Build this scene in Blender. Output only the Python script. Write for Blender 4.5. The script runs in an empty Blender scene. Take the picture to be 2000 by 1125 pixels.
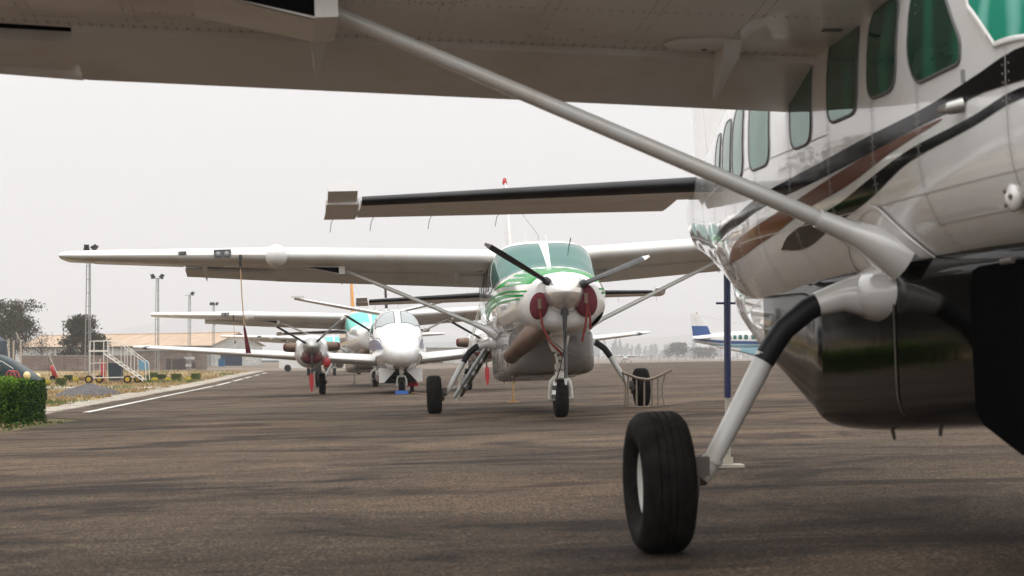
import bpy, math, random
from mathutils import Matrix, Vector, Euler, noise
S = bpy.context.scene
COL = S.collection
R = math.radians
random.seed(7)

# ------------------------------------------------------------------ helpers
def mk(name, verts, faces, mats, parent=None, mi=None, smooth=35):
    me = bpy.data.meshes.new(name)
    me.from_pydata([tuple(v) for v in verts], [], faces)
    for m in mats: me.materials.append(m)
    if mi: me.polygons.foreach_set('material_index', mi)
    if smooth is not None:
        me.polygons.foreach_set('use_smooth', [True] * len(me.polygons))
        me.update()
        try: me.set_sharp_from_angle(angle=R(smooth))
        except Exception: pass
    me.update()
    o = bpy.data.objects.new(name, me)
    COL.objects.link(o)
    if parent is not None: o.parent = parent
    return o

class MB:
    def __init__(s): s.v = []; s.f = []; s.m = []
    def add(s, vs, fs, m=0):
        b = len(s.v); s.v += [tuple(v) for v in vs]
        s.f += [tuple(i + b for i in f) for f in fs]; s.m += [m] * len(fs); return s
    def box(s, c, d, m=0, rot=None, taper=None):
        vs = []
        for k in (-1, 1):
            t = (taper if (taper and k == 1) else (1, 1))
            for i, j in ((-1, -1), (1, -1), (1, 1), (-1, 1)):
                v = Vector((i * d[0] / 2 * t[0], j * d[1] / 2 * t[1], k * d[2] / 2))
                if rot is not None: v = rot @ v
                vs.append(v + Vector(c))
        return s.add(vs, [(3, 2, 1, 0), (4, 5, 6, 7), (0, 1, 5, 4), (1, 2, 6, 5), (2, 3, 7, 6), (3, 0, 4, 7)], m)
    def rings(s, rings, m=0, cap=(True, True), closed=True):
        n = len(rings[0]); vs = [p for r in rings for p in r]; fs = []
        for i in range(len(rings) - 1):
            for j in range(n if closed else n - 1):
                a = i * n + j; b = i * n + (j + 1) % n
                fs.append((a, b, b + n, a + n))
        if closed:
            if cap[0]: fs.append(tuple(range(n))[::-1])
            if cap[1]: fs.append(tuple(range((len(rings) - 1) * n, len(rings) * n)))
        return s.add(vs, fs, m)
    def tube(s, pts, r, m=0, seg=10, flat=1.0, up=(0, 1, 0)):
        pts = [Vector(p) for p in pts]
        if not isinstance(r, (list, tuple)): r = [r] * len(pts)
        out = []
        for i, p in enumerate(pts):
            t = (pts[min(i + 1, len(pts) - 1)] - pts[max(i - 1, 0)]).normalized()
            u = Vector(up)
            if abs(t.dot(u)) > .95: u = Vector((1, 0, 0)) if abs(t.x) < .9 else Vector((0, 0, 1))
            a = (u - t * u.dot(t)).normalized(); b = t.cross(a)
            out.append([p + a * (math.cos(2 * math.pi * k / seg) * r[i] * flat) + b * (math.sin(2 * math.pi * k / seg) * r[i]) for k in range(seg)])
        return s.rings(out, m)
    def lathe(s, prof, c, axis='x', seg=32, m=0, cap=(True, True)):
        # prof: (along, radius)
        out = []
        for a, r in prof:
            ring = []
            for k in range(seg):
                t = 2 * math.pi * k / seg; u, v = r * math.cos(t), r * math.sin(t)
                p = {'x': (a, u, v), 'y': (v, a, u), 'z': (u, v, a)}[axis]
                ring.append(Vector(p) + Vector(c))
            out.append(ring)
        return s.rings(out, m, cap)
    def ell(s, c, r, m=0, seg=20, n=10, rot=None):
        out = []
        for i in range(n + 1):
            ph = -math.pi / 2 + math.pi * min(max(i, .02), n - .02) / n
            ring = []
            for k in range(seg):
                t = 2 * math.pi * k / seg
                v = Vector((r[0] * math.cos(ph) * math.cos(t), r[1] * math.cos(ph) * math.sin(t), r[2] * math.sin(ph)))
                if rot is not None: v = rot @ v
                ring.append(v + Vector(c))
            out.append(ring)
        return s.rings(out, m)
    def build(s, name, mats, parent=None, smooth=35):
        if not isinstance(mats, (list, tuple)): mats = [mats]
        return mk(name, s.v, s.f, mats, parent, s.m, smooth)

def tag(o, label, cat, group=None, kind=None):
    o['label'] = label; o['category'] = cat
    if group: o['group'] = group
    if kind: o['kind'] = kind
    return o
def structure(o, kind='structure'):
    o['kind'] = kind; return o
def empty(name, loc=(0, 0, 0), mat=None):
    o = bpy.data.objects.new(name, None); COL.objects.link(o); o.empty_display_size = .3
    if mat is not None: o.matrix_world = mat
    else: o.location = loc
    return o
def copy_tree(o, parent=None):
    c = o.copy(); COL.objects.link(c); c.parent = parent
    for ch in o.children: copy_tree(ch, c)
    return c

# ------------------------------------------------------------------ materials
MATS = {}
def mat(name, col, rough=.5, metal=0, coat=0, spec=.5, ior=1.5, var=.0, vscale=3, bump=0, bscale=60, trans=0, dirt=0):
    if name in MATS: return MATS[name]
    m = bpy.data.materials.new(name); m.use_nodes = True; nt = m.node_tree; N = nt.nodes; L = nt.links
    b = N['Principled BSDF']
    b.inputs['Roughness'].default_value = rough; b.inputs['Metallic'].default_value = metal
    b.inputs['IOR'].default_value = ior; b.inputs['Coat Weight'].default_value = coat
    b.inputs['Coat Roughness'].default_value = .04
    b.inputs['Specular IOR Level'].default_value = spec
    b.inputs['Base Color'].default_value = (*col, 1)
    tc = N.new('ShaderNodeTexCoord')
    if var or dirt:
        n = N.new('ShaderNodeTexNoise'); n.inputs['Scale'].default_value = vscale; n.inputs['Detail'].default_value = 8
        n.inputs['Roughness'].default_value = .65
        L.new(tc.outputs['Object'], n.inputs['Vector'])
        cr = N.new('ShaderNodeValToRGB'); e = cr.color_ramp.elements
        e[0].position = .3; e[1].position = .72
        v = var or dirt
        e[0].color = (*[c * (1 - v) * (1 if not dirt else k) for c, k in zip(col, (1, .93, .84))], 1)
        e[1].color = (*[min(1, c * (1 + (0 if dirt else v))) for c in col], 1)
        if dirt: e[1].position = .5
        L.new(n.outputs['Fac'], cr.inputs['Fac']); L.new(cr.outputs['Color'], b.inputs['Base Color'])
        mr = N.new('ShaderNodeMapRange'); mr.inputs['To Min'].default_value = min(1, rough * 1.35); mr.inputs['To Max'].default_value = rough * .75
        L.new(n.outputs['Fac'], mr.inputs['Value']); L.new(mr.outputs['Result'], b.inputs['Roughness'])
    if bump:
        n2 = N.new('ShaderNodeTexNoise'); n2.inputs['Scale'].default_value = bscale; n2.inputs['Detail'].default_value = 4
        L.new(tc.outputs['Object'], n2.inputs['Vector'])
        bp = N.new('ShaderNodeBump'); bp.inputs['Strength'].default_value = 1; bp.inputs['Distance'].default_value = bump
        L.new(n2.outputs['Fac'], bp.inputs['Height']); L.new(bp.outputs['Normal'], b.inputs['Normal'])
        if coat: L.new(bp.outputs['Normal'], b.inputs['Coat Normal'])
    MATS[name] = m; return m
WHITE = mat('white_paint', (.80, .795, .78), .22, coat=1, dirt=.07, vscale=1.3, bump=.0009, bscale=3.2); WHITE.node_tree.nodes['Principled BSDF'].inputs['Coat IOR'].default_value = 1.65; WHITE.node_tree.nodes['Principled BSDF'].inputs['Coat Roughness'].default_value = .02
WHITE2 = mat('wing_paint', (.76, .75, .73), .38, coat=.35, dirt=.13, vscale=1.1, bump=.0008, bscale=4)
GREYP = mat('grey_paint', (.42, .41, .39), .4, coat=.3, dirt=.15)
BLACK = mat('black_paint', (.004, .004, .005), .08, spec=.14, bump=.0012, bscale=3.2)
BOOT = mat('black_rubber_boot', (.011, .011, .012), .5, spec=.3, var=.2)
BRONZE = mat('bronze_paint', (.13, .042, .016), .12, spec=.14, bump=.0012, bscale=3.2)
GREEN = mat('green_paint', (.002, .27, .035), .25, spec=.15)
GREYST = mat('dark_grey_paint', (.07, .065, .07), .25, bump=.0012, bscale=3.2)
PURPLE = mat('purple_paint', (.02, .012, .07), .3)
BLUE = mat('blue_paint', (.006, .07, .25), .35, coat=.6)
LBLUE = mat('light_blue_paint', (.35, .62, .75), .35, coat=.6)
YELLOW = mat('yellow_fin_paint', (.75, .30, .015), .4, coat=.3)
TYRE = mat('tyre_rubber', (.011, .010, .009), .75, spec=.1, var=.65, vscale=14, bump=.001, bscale=90)
RIM = mat('rim_white', (.62, .62, .58), .45, dirt=.3, vscale=14)
STEEL = mat('steel', (.45, .44, .42), .35, metal=.8, dirt=.3, vscale=8)
GALV = mat('galvanised_steel', (.30, .31, .31), .5, metal=.3, dirt=.25, vscale=6)
BLADE = mat('propeller_black', (.018, .018, .019), .42, var=.3, vscale=9)
BLADET = mat('blade_tip_grey', (.55, .55, .55), .4)
EXH = mat('exhaust_brown', (.16, .105, .075), .42, metal=.55, dirt=.35, vscale=6)
DARK = mat('dark_void', (.003, .003, .003), .9, spec=0)
GUARD = mat('guard_brown_grey', (.27, .22, .165), .6, dirt=.3, vscale=10)
GEARW = mat('gear_cream', (.58, .56, .50), .42, coat=.2, dirt=.35, vscale=9)
RED = mat('red_cover', (.10, .005, .013), .75, var=.25, vscale=6, bump=.004, bscale=18)
REDSTRAP = mat('red_strap', (.16, .016, .012), .75, var=.3, vscale=30)
TAN = mat('tan_strap', (.50, .33, .17), .7)
REDP = mat('red_enamel', (.36, .015, .02), .35, coat=.4, var=.2)
WIRE = mat('thin_wire', (.06, .055, .05), .5)
RIVET = mat('rivet_dark', (.13, .11, .095), .6)
SEAL = mat('panel_seam', (.42, .40, .38), .6); FRAME = mat('window_seal', (.10, .10, .10), .5)
POD_SHADED = mat('pod_shaded_grey', (.15, .137, .125), .25, coat=.2, dirt=.2)  # pod grey darkened: engine shade and ground reflection put into the colour
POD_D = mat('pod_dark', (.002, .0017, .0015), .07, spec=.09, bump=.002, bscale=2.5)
STRUTP = mat('strut_paint', (.70, .70, .68), .25, coat=.6, dirt=.08); LEGP = mat('leg_white', (.68, .675, .65), .35, coat=.3, dirt=.12, vscale=5)
LENS = mat('lens_dark_glass', (.08, .08, .085), .1, coat=1)
REDLENS = mat('red_lens', (.5, .01, .01), .2, coat=1)
def glass(name, col, rough=.03, col2=None, ior=1.9):
    m = mat(name, col, rough, ior=ior, spec=.5); m.node_tree.nodes['Principled BSDF'].inputs['Specular Tint'].default_value = (.50, 1, .82, 1)
    if col2:
        nt = m.node_tree; N = nt.nodes; L = nt.links; b = N['Principled BSDF']
        tc = N.new('ShaderNodeTexCoord'); w = N.new('ShaderNodeTexWave'); w.bands_direction = 'Y'
        w.inputs['Scale'].default_value = 1.1; w.inputs['Distortion'].default_value = 6; w.inputs['Detail'].default_value = 2
        cr = N.new('ShaderNodeValToRGB'); cr.color_ramp.elements[0].color = (*col, 1); cr.color_ramp.elements[1].color = (*col2, 1)
        cr.color_ramp.elements[0].position = .45
        L.new(tc.outputs['Object'], w.inputs['Vector']); L.new(w.outputs['Fac'], cr.inputs['Fac']); L.new(cr.outputs['Color'], b.inputs['Base Color'])
    return m
SPINM = mat('polished_spinner', (.80, .79, .77), .16, metal=.75, dirt=.06)
GL_CAB = glass('cabin_glass', (.003, .030, .018), col2=(.004, .10, .055), ior=2.1)
GL_TEAL = glass('teal_sunshade_glass', (.02, .30, .20), .12, col2=(.20, .55, .46), ior=1.5)
GL_GREEN = glass('green_windshield_glass', (.022, .10, .085), .05, ior=1.7)
GL_CYAN = glass('cyan_windshield_glass', (.16, .60, .52), .15, ior=1.45)
GL_WHITE = glass('white_blind_glass', (.40, .41, .42), .2, ior=1.5)

def ramp(N, L, src, stops):
    cr = N.new('ShaderNodeValToRGB'); els = cr.color_ramp.elements
    while len(els) < len(stops): els.new(.5)
    for e, (p, c) in zip(els, stops): e.position = p; e.color = (*c, 1)
    L.new(src, cr.inputs['Fac']); return cr.outputs['Color']
def mixc(N, L, f, a, b, mode='MIX'):
    m = N.new('ShaderNodeMix'); m.data_type = 'RGBA'; m.blend_type = mode
    for s, v in ((m.inputs[0], f), (m.inputs[6], a), (m.inputs[7], b)):
        if isinstance(v, (int, float)): s.default_value = v
        elif isinstance(v, tuple): s.default_value = (*v, 1)
        else: L.new(v, s)
    return m.outputs[2]
def base(name):
    m = bpy.data.materials.new(name); m.use_nodes = True; nt = m.node_tree
    return m, nt.nodes, nt.links, nt.nodes['Principled BSDF']
def nz(N, L, scale, detail=6, rough=.6, vec=None, sc=None, dist=0):
    tc = N.new('ShaderNodeTexCoord'); v = tc.outputs['Object']
    if sc:
        mp = N.new('ShaderNodeMapping'); mp.inputs['Scale'].default_value = sc; L.new(v, mp.inputs['Vector']); v = mp.outputs['Vector']
    n = N.new('ShaderNodeTexNoise'); n.inputs['Scale'].default_value = scale; n.inputs['Detail'].default_value = detail
    n.inputs['Roughness'].default_value = rough; n.inputs['Distortion'].default_value = dist
    L.new(v, n.inputs['Vector']); return n.outputs['Fac']

def asphalt():
    m, N, L, b = base('asphalt')
    big = ramp(N, L, nz(N, L, .22, 7, .6, sc=(.55, 1, 1), dist=.6), [(.3, (.050, .036, .026)), (.5, (.082, .060, .043)), (.72, (.124, .093, .069))])
    st = ramp(N, L, nz(N, L, .55, 9, .7, sc=(.42, 1.0, 1), dist=2.5), [(.36, (.62, .60, .58)), (.5, (.95, .95, .95)), (.7, (1.18, 1.16, 1.14))])
    c = mixc(N, L, 1, big, st, 'MULTIPLY')
    pt = ramp(N, L, nz(N, L, .9, 5, .5, sc=(.35, 1, 1), dist=.8), [(.57, (1, 1, 1)), (.63, (.34, .32, .33))])
    c = mixc(N, L, .8, c, pt, 'MULTIPLY')
    pq = ramp(N, L, nz(N, L, .40, 7, .62, sc=(.8, 1, 1), dist=1.8), [(.36, (1.22, 1.2, 1.16)), (.48, (1, 1, 1)), (.545, (.88, .87, .87)), (.60, (.42, .39, .40))])
    c = mixc(N, L, .95, c, pq, 'MULTIPLY')
    sp = ramp(N, L, nz(N, L, 48, 4, .75), [(.36, (.16, .16, .16)), (.5, (.95, .95, .95)), (.62, (2.9, 2.75, 2.5))])
    c = mixc(N, L, .9, c, sp, 'MULTIPLY')
    sp3 = ramp(N, L, nz(N, L, 120, 2, .8), [(.36, (.35, .35, .35)), (.5, (.95, .95, .95)), (.62, (2.2, 2.1, 1.95))])
    c = mixc(N, L, .8, c, sp3, 'MULTIPLY')
    sp2 = ramp(N, L, nz(N, L, 9, 6, .75), [(.3, (.55, .54, .54)), (.7, (1.4, 1.38, 1.34))])
    c = mixc(N, L, .7, c, sp2, 'MULTIPLY')
    L.new(c, b.inputs['Base Color']); b.inputs['Roughness'].default_value = .8; b.inputs['Specular IOR Level'].default_value = .15
    bp = N.new('ShaderNodeBump'); bp.inputs['Distance'].default_value = .02; bp.inputs['Strength'].default_value = 1
    L.new(nz(N, L, 60, 5, .75), bp.inputs['Height']); L.new(bp.outputs['Normal'], b.inputs['Normal'])
    return m
def patchy(name, stops, scale=1.5, fine=20, rough=.95, sc=None, bump=.02):
    m, N, L, b = base(name)
    c = ramp(N, L, nz(N, L, scale, 8, .65, sc=sc, dist=.5), stops)
    f = ramp(N, L, nz(N, L, fine, 4, .7), [(.3, (.6, .6, .6)), (.7, (1.35, 1.35, 1.3))])
    L.new(mixc(N, L, .8, c, f, 'MULTIPLY'), b.inputs['Base Color']); b.inputs['Roughness'].default_value = rough
    b.inputs['Specular IOR Level'].default_value = .25
    if bump:
        bp = N.new('ShaderNodeBump'); bp.inputs['Distance'].default_value = bump
        L.new(nz(N, L, fine * 1.5, 4, .7), bp.inputs['Height']); L.new(bp.outputs['Normal'], b.inputs['Normal'])
    return m
ASPHALT = asphalt()
DRY = patchy('dry_grass_ground', [(.3, (.18, .125, .06)), (.5, (.30, .215, .105)), (.62, (.38, .28, .14)), (.75, (.14, .15, .045))], .35, 12)
CONC = patchy('old_concrete', [(.3, (.22, .185, .14)), (.48, (.40, .35, .29)), (.66, (.55, .50, .44))], 2.2, 14, bump=.01)
LINE = patchy('line_paint', [(.34, (.35, .32, .28)), (.5, (.70, .69, .65)), (.7, (.76, .75, .72))], 2.5, 10, bump=0)
GRAVEL = patchy('grey_gravel', [(.3, (.07, .068, .07)), (.7, (.16, .15, .15))], 3, 30)
HILL = patchy('hill_scrub', [(.3, (.05, .06, .045)), (.7, (.12, .11, .08))], .004, .05, bump=0)
MOSS = patchy('verge_weeds', [(.35, (.12, .085, .045)), (.5, (.10, .085, .035)), (.62, (.07, .085, .02)), (.75, (.17, .13, .07))], 2.6, 18)
WOODW = patchy('whitewash', [(.3, (.42, .42, .40)), (.6, (.60, .60, .58))], .8, 6, bump=0)
BIN = mat('dark_blue_plastic', (.012, .028, .045), .5, var=.2)
RUST = mat('rusty_yellow', (.42, .28, .06), .6, dirt=.4, vscale=12)
def brickm(name, c1, c2, mortar, sx=1.0):
    m, N, L, b = base(name)
    tc = N.new('ShaderNodeTexCoord'); mp = N.new('ShaderNodeMapping'); mp.inputs['Rotation'].default_value = (R(90), 0, 0)
    L.new(tc.outputs['Object'], mp.inputs['Vector'])
    br = N.new('ShaderNodeTexBrick'); br.inputs['Color1'].default_value = (*c1, 1); br.inputs['Color2'].default_value = (*c2, 1); br.inputs['Mortar'].default_value = (*mortar, 1)
    br.inputs['Scale'].default_value = 1; br.inputs['Brick Width'].default_value = .42 * sx; br.inputs['Row Height'].default_value = .21 * sx; br.inputs['Mortar Size'].default_value = .02
    L.new(mp.outputs['Vector'], br.inputs['Vector'])
    f = ramp(N, L, nz(N, L, 1.3, 6), [(.3, (.75, .73, .72)), (.7, (1.15, 1.15, 1.15))])
    L.new(mixc(N, L, 1, br.outputs['Color'], f, 'MULTIPLY'), b.inputs['Base Color']); b.inputs['Roughness'].default_value = .9
    return m
BRICK = brickm('stone_block', (.22, .155, .125), (.15, .115, .10), (.27, .23, .20))
def roofm():
    m, N, L, b = base('corrugated_roof')
    c = ramp(N, L, nz(N, L, .35, 6, .7, sc=(1, 3, 1)), [(.3, (.40, .26, .16)), (.5, (.52, .37, .25)), (.72, (.60, .46, .34))])
    tc = N.new('ShaderNodeTexCoord'); w = N.new('ShaderNodeTexWave'); w.inputs['Scale'].default_value = 1.6; L.new(tc.outputs['Object'], w.inputs['Vector'])
    wc = ramp(N, L, w.outputs['Fac'], [(.0, (.85, .85, .85)), (1, (1.08, 1.08, 1.08))])
    L.new(mixc(N, L, 1, c, wc, 'MULTIPLY'), b.inputs['Base Color']); b.inputs['Roughness'].default_value = .7
    return m
ROOF = roofm()
LEAF_D = mat('leaf_dark_olive', (.026, .028, .012), .8, spec=.1); LEAF_M = mat('leaf_olive', (.065, .066, .026), .8, spec=.1); LEAF_B = mat('leaf_brownish', (.065, .044, .032), .8, spec=.1)
BARK = mat('bark', (.10, .08, .065), .9, var=.3, vscale=8)
HEDGE_D = mat('hedge_dark', (.006, .020, .002), .8, spec=.1); HEDGE_M = mat('hedge_mid', (.035, .095, .005), .7, spec=.2); HEDGE_L = mat('hedge_light', (.13, .26, .010), .6, spec=.2)
TOP_G = mat('topiary_green', (.07, .10, .006), .8); TOP_Y = mat('topiary_yellow', (.38, .30, .008), .8); TOP_D = mat('topiary_dark', (.03, .05, .015), .8)
STRAW = mat('straw', (.40, .29, .14), .9); STRAW2 = mat('straw_brown', (.25, .17, .075), .9); GRG = mat('green_blade', (.10, .15, .03), .8)
FAR_A = mat('far_tree_green', (.035, .042, .03), .9); FAR_B = mat('far_tree_grey', (.06, .06, .05), .9)

# ------------------------------------------------------------------ terrain
CAMH = .925
def ss(a, b, t):
    t = min(1, max(0, (t - a) / (b - a))); return t * t * (3 - 2 * t)
def gz(x, y):
    p = -.42 if x < -14 else (.03 * x if x < 10 else (.3 + .018 * (x - 10) if x < 35 else .75))
    f = 1 - ss(190, 300, y)
    return p * f - .6 * ss(260, 480, y)
def sheet(name, xs, ys, m, dz=0, edge=None):
    vs = [(x, y, gz(x, y) + dz) for y in ys for x in xs]; n = len(xs)
    fs = [(j * n + i, j * n + i + 1, (j + 1) * n + i + 1, (j + 1) * n + i) for j in range(len(ys) - 1) for i in range(n - 1)]
    return mk(name, vs, fs, [m], None, None, 60)
def kerb_x(y): return -9.75 - .0955 * (y - 39)
YS = sorted(set([-40, -20, -10, 0, 5, 10, 15, 20, 25, 28, 30, 33, 34] + list(range(36, 190, 6)) + list(range(190, 480, 12)) + [480, 600, 800, 1200, 2000, 3500, 6000, 9000, 17000]))
XS = [-6000, -2500, -1000, -500, -250, -120, -80, -60, -45, -35, -28, -22, -18, -16, -14, -12, -10, -8, -6, -4, -2, 0, 2, 4, 6, 8, 10, 13, 17, 22, 28, 35, 45, 60, 90, 150, 300, 600, 1200, 2500, 6000]
structure(sheet('ground', XS, YS, DRY, -.05))
FIELD = patchy('dry_field', [(.3, (.13, .10, .075)), (.5, (.19, .15, .115)), (.7, (.25, .20, .155))], .02, .6, bump=0)
structure(sheet('dry_field', [x for x in XS if x >= -10], [y for y in YS if y >= 186] , FIELD, -.02)) if 0 else structure(mk('dry_field', [(x, y, gz(x, y) - .02) for y in [186] + [q for q in YS if q > 186] for x in [-6000, -2500, -1000, -500, -250, -120, -60, -35, -24] + XS[13:]], [(j * (9 + len(XS[13:])) + i, j * (9 + len(XS[13:])) + i + 1, (j + 1) * (9 + len(XS[13:])) + i + 1, (j + 1) * (9 + len(XS[13:])) + i) for j in range(len([q for q in YS if q > 186])) for i in range(8 + len(XS[13:]))], [FIELD], None, None, 60))
# apron: strip mesh between the kerb line and the far right
def strip(name, lf, rf, ys, m, dz, nx=1, xb=()):
    vs = []; fs = []; n = None
    for y in ys:
        a, b = lf(y), rf(y)
        row = [a + (b - a) * k / nx for k in range(nx + 1)]
        for x in row: vs.append((x, y, gz(x, y) + dz))
    n = nx + 1
    for j in range(len(ys) - 1):
        for i in range(nx): fs.append((j * n + i, j * n + i + 1, (j + 1) * n + i + 1, (j + 1) * n + i))
    return mk(name, vs, fs, [m], None, None, 60)
FAR = 186
ay = [-40, -20, -10, 0, 5, 10, 15, 20, 24, 28, 30, 32, 34, 36, 38, 40] + list(range(44, FAR + 1, 4)) + [FAR]
ay = sorted(set(ay))
def apron_l(y):
    if y < 28: return -40 if y < 22 else -40 + (y - 22) / 6 * 31
    return -8.2 if y < 38 else kerb_x(y)
def ap_left(y):
    if y < 24: return -60
    if y < 28: return -60 + (y - 24) / 4 * 52.3
    if y > 39: return kerb_x(y)
    return min(-7.7 - .04 * (y - 28), -8.0 + (kerb_x(39) + 8.0) * max(0, (y - 36) / 3)) if y > 36 else -7.7 - .04 * (y - 28)
vs = []; fs = []; xb = [-22, -18, -14, -12, -10, -8, -6, -3, 0, 3, 6, 10, 14, 20, 28, 35, 50, 80, 150, 300]
for y in ay:
    l = ap_left(y)
    for i, x in enumerate([-60] + xb):
        xx = max(x, l); vs.append((xx, y, gz(xx, y)))
n = len(xb) + 1
for j in range(len(ay) - 1):
    for i in range(n - 1):
        q = (j * n + i, j * n + i + 1, (j + 1) * n + i + 1, (j + 1) * n + i)
        if len({tuple(vs[k]) for k in q}) < 3: continue
        fs.append(q)
structure(mk('apron', vs, fs, [ASPHALT], None, None, 60))
# concrete kerb band at the apron edge, slab by slab, with ragged outer edge
mb = MB(); rnd = random.Random(3)
y = 38.2
while y < 180:
    ln = 1.9 + rnd.random() * .3; w = .8 + rnd.random() * .45
    x0 = kerb_x(y) - .0; x1 = kerb_x(y + ln) - .0; dz = .012 + rnd.random() * .02
    a = [(x0 - w, y), (x0, y), (x1, y + ln), (x1 - w - rnd.random() * .2, y + ln)]
    top = [(p[0], p[1], gz(*p) + dz) for p in a]; bot = [(p[0], p[1], gz(*p) - .12) for p in a]
    mb.add(bot + top, [(4, 5, 6, 7), (0, 1, 5, 4), (1, 2, 6, 5), (2, 3, 7, 6), (3, 0, 4, 7)])
    y += ln + .05
structure(mb.build('kerb', CONC, None, None))
# painted edge line: long first dash then shorter dashes
mb = MB()
def lx(y): return -9.26 - .0957 * (y - 42.2)
for a, b in ((41.5, 60), (60.4, 88), (89.5, 103), (106, 118), (121, 131), (136, 146), (152, 162)):
    k = int((b - a) / 2) + 1
    for i in range(k):
        y0 = a + (b - a) * i / k; y1 = a + (b - a) * (i + 1) / k
        p = [(lx(y0) - .09, y0), (lx(y0) + .09, y0), (lx(y1) + .09, y1), (lx(y1) - .09, y1)]
        mb.add([(q[0], q[1], gz(*q) + .006) for q in p], [(0, 1, 2, 3)])
structure(mb.build('painted_line', LINE, None, None))
# footpath behind the verge
structure(strip('path', lambda y: -60, lambda y: -16.2 - .1 * (y - 90), [84, 86.5, 89], CONC, -.03, 12))
# ---- dry grass blades on the verge
mb = MB(); rnd = random.Random(11)
def blades(n, xf, y0, y1, h0, h1, power=1.6):
    for _ in range(n):
        y = y0 + (y1 - y0) * rnd.random() ** power; x = xf(y)
        if noise.noise(Vector((x * .5, y * .18, 3))) < -.12: continue
        g = gz(x, y) - .05; h = h0 + (h1 - h0) * rnd.random(); a = rnd.random() * 6.28; w = .012 + .02 * rnd.random() + y * .00012
        dx, dy = math.cos(a) * w, math.sin(a) * w; lxx, ly = rnd.uniform(-.6, .6) * h, rnd.uniform(-.6, .6) * h
        gm = 2 if noise.noise(Vector((x * .3, y * .1, 9))) > .28 else (0 if rnd.random() < .65 else 1)
        mb.add([(x - dx, y - dy, g), (x + dx, y + dy, g), (x + lxx, y + ly, g + h)], [(0, 1, 2)], gm)
blades(14000, lambda y: kerb_x(y) - .85 - rnd.random() ** 1.5 * 9, 40, 130, .05, .16)
blades(5000, lambda y: kerb_x(y) - 1.3 - rnd.random() * 14, 100, 190, .08, .25)
blades(1500, lambda y: -8.1 - rnd.random() * 4 + (y - 28) * -.03, 28.3, 34, .03, .08, 1)
o = mb.build('dry_grass', [STRAW, STRAW2, GRG], None, None); tag(o, 'dry straw coloured grass growing along the left edge of the apron', 'grass', kind='stuff')
# weeds strip under hedge
structure(strip('soil_strip', lambda y: -16, lambda y: -7.72 - .04 * (y - 28), [28, 29, 30, 31, 32, 33, 34, 35, 36, 38], MOSS, -.012, 8))

# ------------------------------------------------------------------ world, haze, camera
SUN_EL, SUN_AZ = 76, 215
w = bpy.data.worlds.new('World'); S.world = w; w.use_nodes = True
N = w.node_tree.nodes; L = w.node_tree.links; bg = N['Background']
sky = N.new('ShaderNodeTexSky'); sky.sky_type = 'NISHITA'; sky.sun_disc = False; sky.sun_elevation = R(SUN_EL); sky.sun_rotation = R(SUN_AZ)
sky.air_density = 2; sky.dust_density = 8
tc = N.new('ShaderNodeTexCoord'); sx = N.new('ShaderNodeSeparateXYZ'); L.new(tc.outputs['Generated'], sx.inputs['Vector'])
cr = N.new('ShaderNodeValToRGB'); L.new(sx.outputs['Z'], cr.inputs['Fac']); e = cr.color_ramp.elements
K = 10.0
stops = [(0, (.68, .645, .63)), (.03, (.695, .665, .655)), (.07, (.73, .708, .70)), (.13, (.81, .793, .785)), (.2, (.91, .897, .888)), (.45, (1.45, 1.45, 1.45)), (1, (2.15, 2.14, 2.14))]
while len(e) < len(stops): e.new(.5)
for q, (p, c) in zip(e, stops): q.position = p; q.color = (*[v / 2 for v in c], 1)
mp = N.new('ShaderNodeMapping'); mp.inputs['Scale'].default_value = (1, 1, 3.5); L.new(tc.outputs['Generated'], mp.inputs['Vector'])
cn = N.new('ShaderNodeTexNoise'); cn.inputs['Scale'].default_value = 1.6; cn.inputs['Detail'].default_value = 5; cn.inputs['Roughness'].default_value = .5; L.new(mp.outputs['Vector'], cn.inputs['Vector'])
cm = N.new('ShaderNodeMapRange'); cm.inputs['From Min'].default_value = .3; cm.inputs['From Max'].default_value = .7; cm.inputs['To Min'].default_value = .95; cm.inputs['To Max'].default_value = 1.05
L.new(cn.outputs['Fac'], cm.inputs['Value'])
cc = mixc(N, L, 1, cr.outputs['Color'], cm.outputs['Result'], 'MULTIPLY')
vm = N.new('ShaderNodeVectorMath'); vm.operation = 'SCALE'; vm.inputs['Scale'].default_value = 2 * K; L.new(cc, vm.inputs[0]); cc = vm.outputs[0]
cc = mixc(N, L, .012, cc, sky.outputs['Color'])
L.new(cc, bg.inputs['Color']); bg.inputs['Strength'].default_value = .1
sl = bpy.data.lights.new('sun', 'SUN'); sl.energy = .75; sl.angle = R(28); sl.color = (1, .96, .9)
so = bpy.data.objects.new('sun', sl); COL.objects.link(so)
d = Vector((math.sin(R(SUN_AZ)) * math.cos(R(SUN_EL)), math.cos(R(SUN_AZ)) * math.cos(R(SUN_EL)), math.sin(R(SUN_EL))))
so.rotation_euler = d.to_track_quat('Z', 'Y').to_euler()
S.view_settings.view_transform = 'Standard'; S.view_settings.look = 'None'
S.view_settings.exposure = .1
F = 3750.0
cam = bpy.data.cameras.new('camera'); co = bpy.data.objects.new('camera', cam); COL.objects.link(co); S.camera = co
cam.sensor_width = 36; cam.lens = 36 * F / 2000; cam.clip_start = .1; cam.clip_end = 40000
PITCH = math.atan(134.5 / F)
co.location = (0, 0, CAMH); co.rotation_euler = (math.pi / 2 + PITCH, 0, 0)
cam.dof.use_dof = True; cam.dof.focus_distance = 30; cam.dof.aperture_fstop = 5.6
S.cycles.volume_bounces = 1; S.cycles.max_bounces = 6; S.cycles.use_denoising = True

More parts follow.
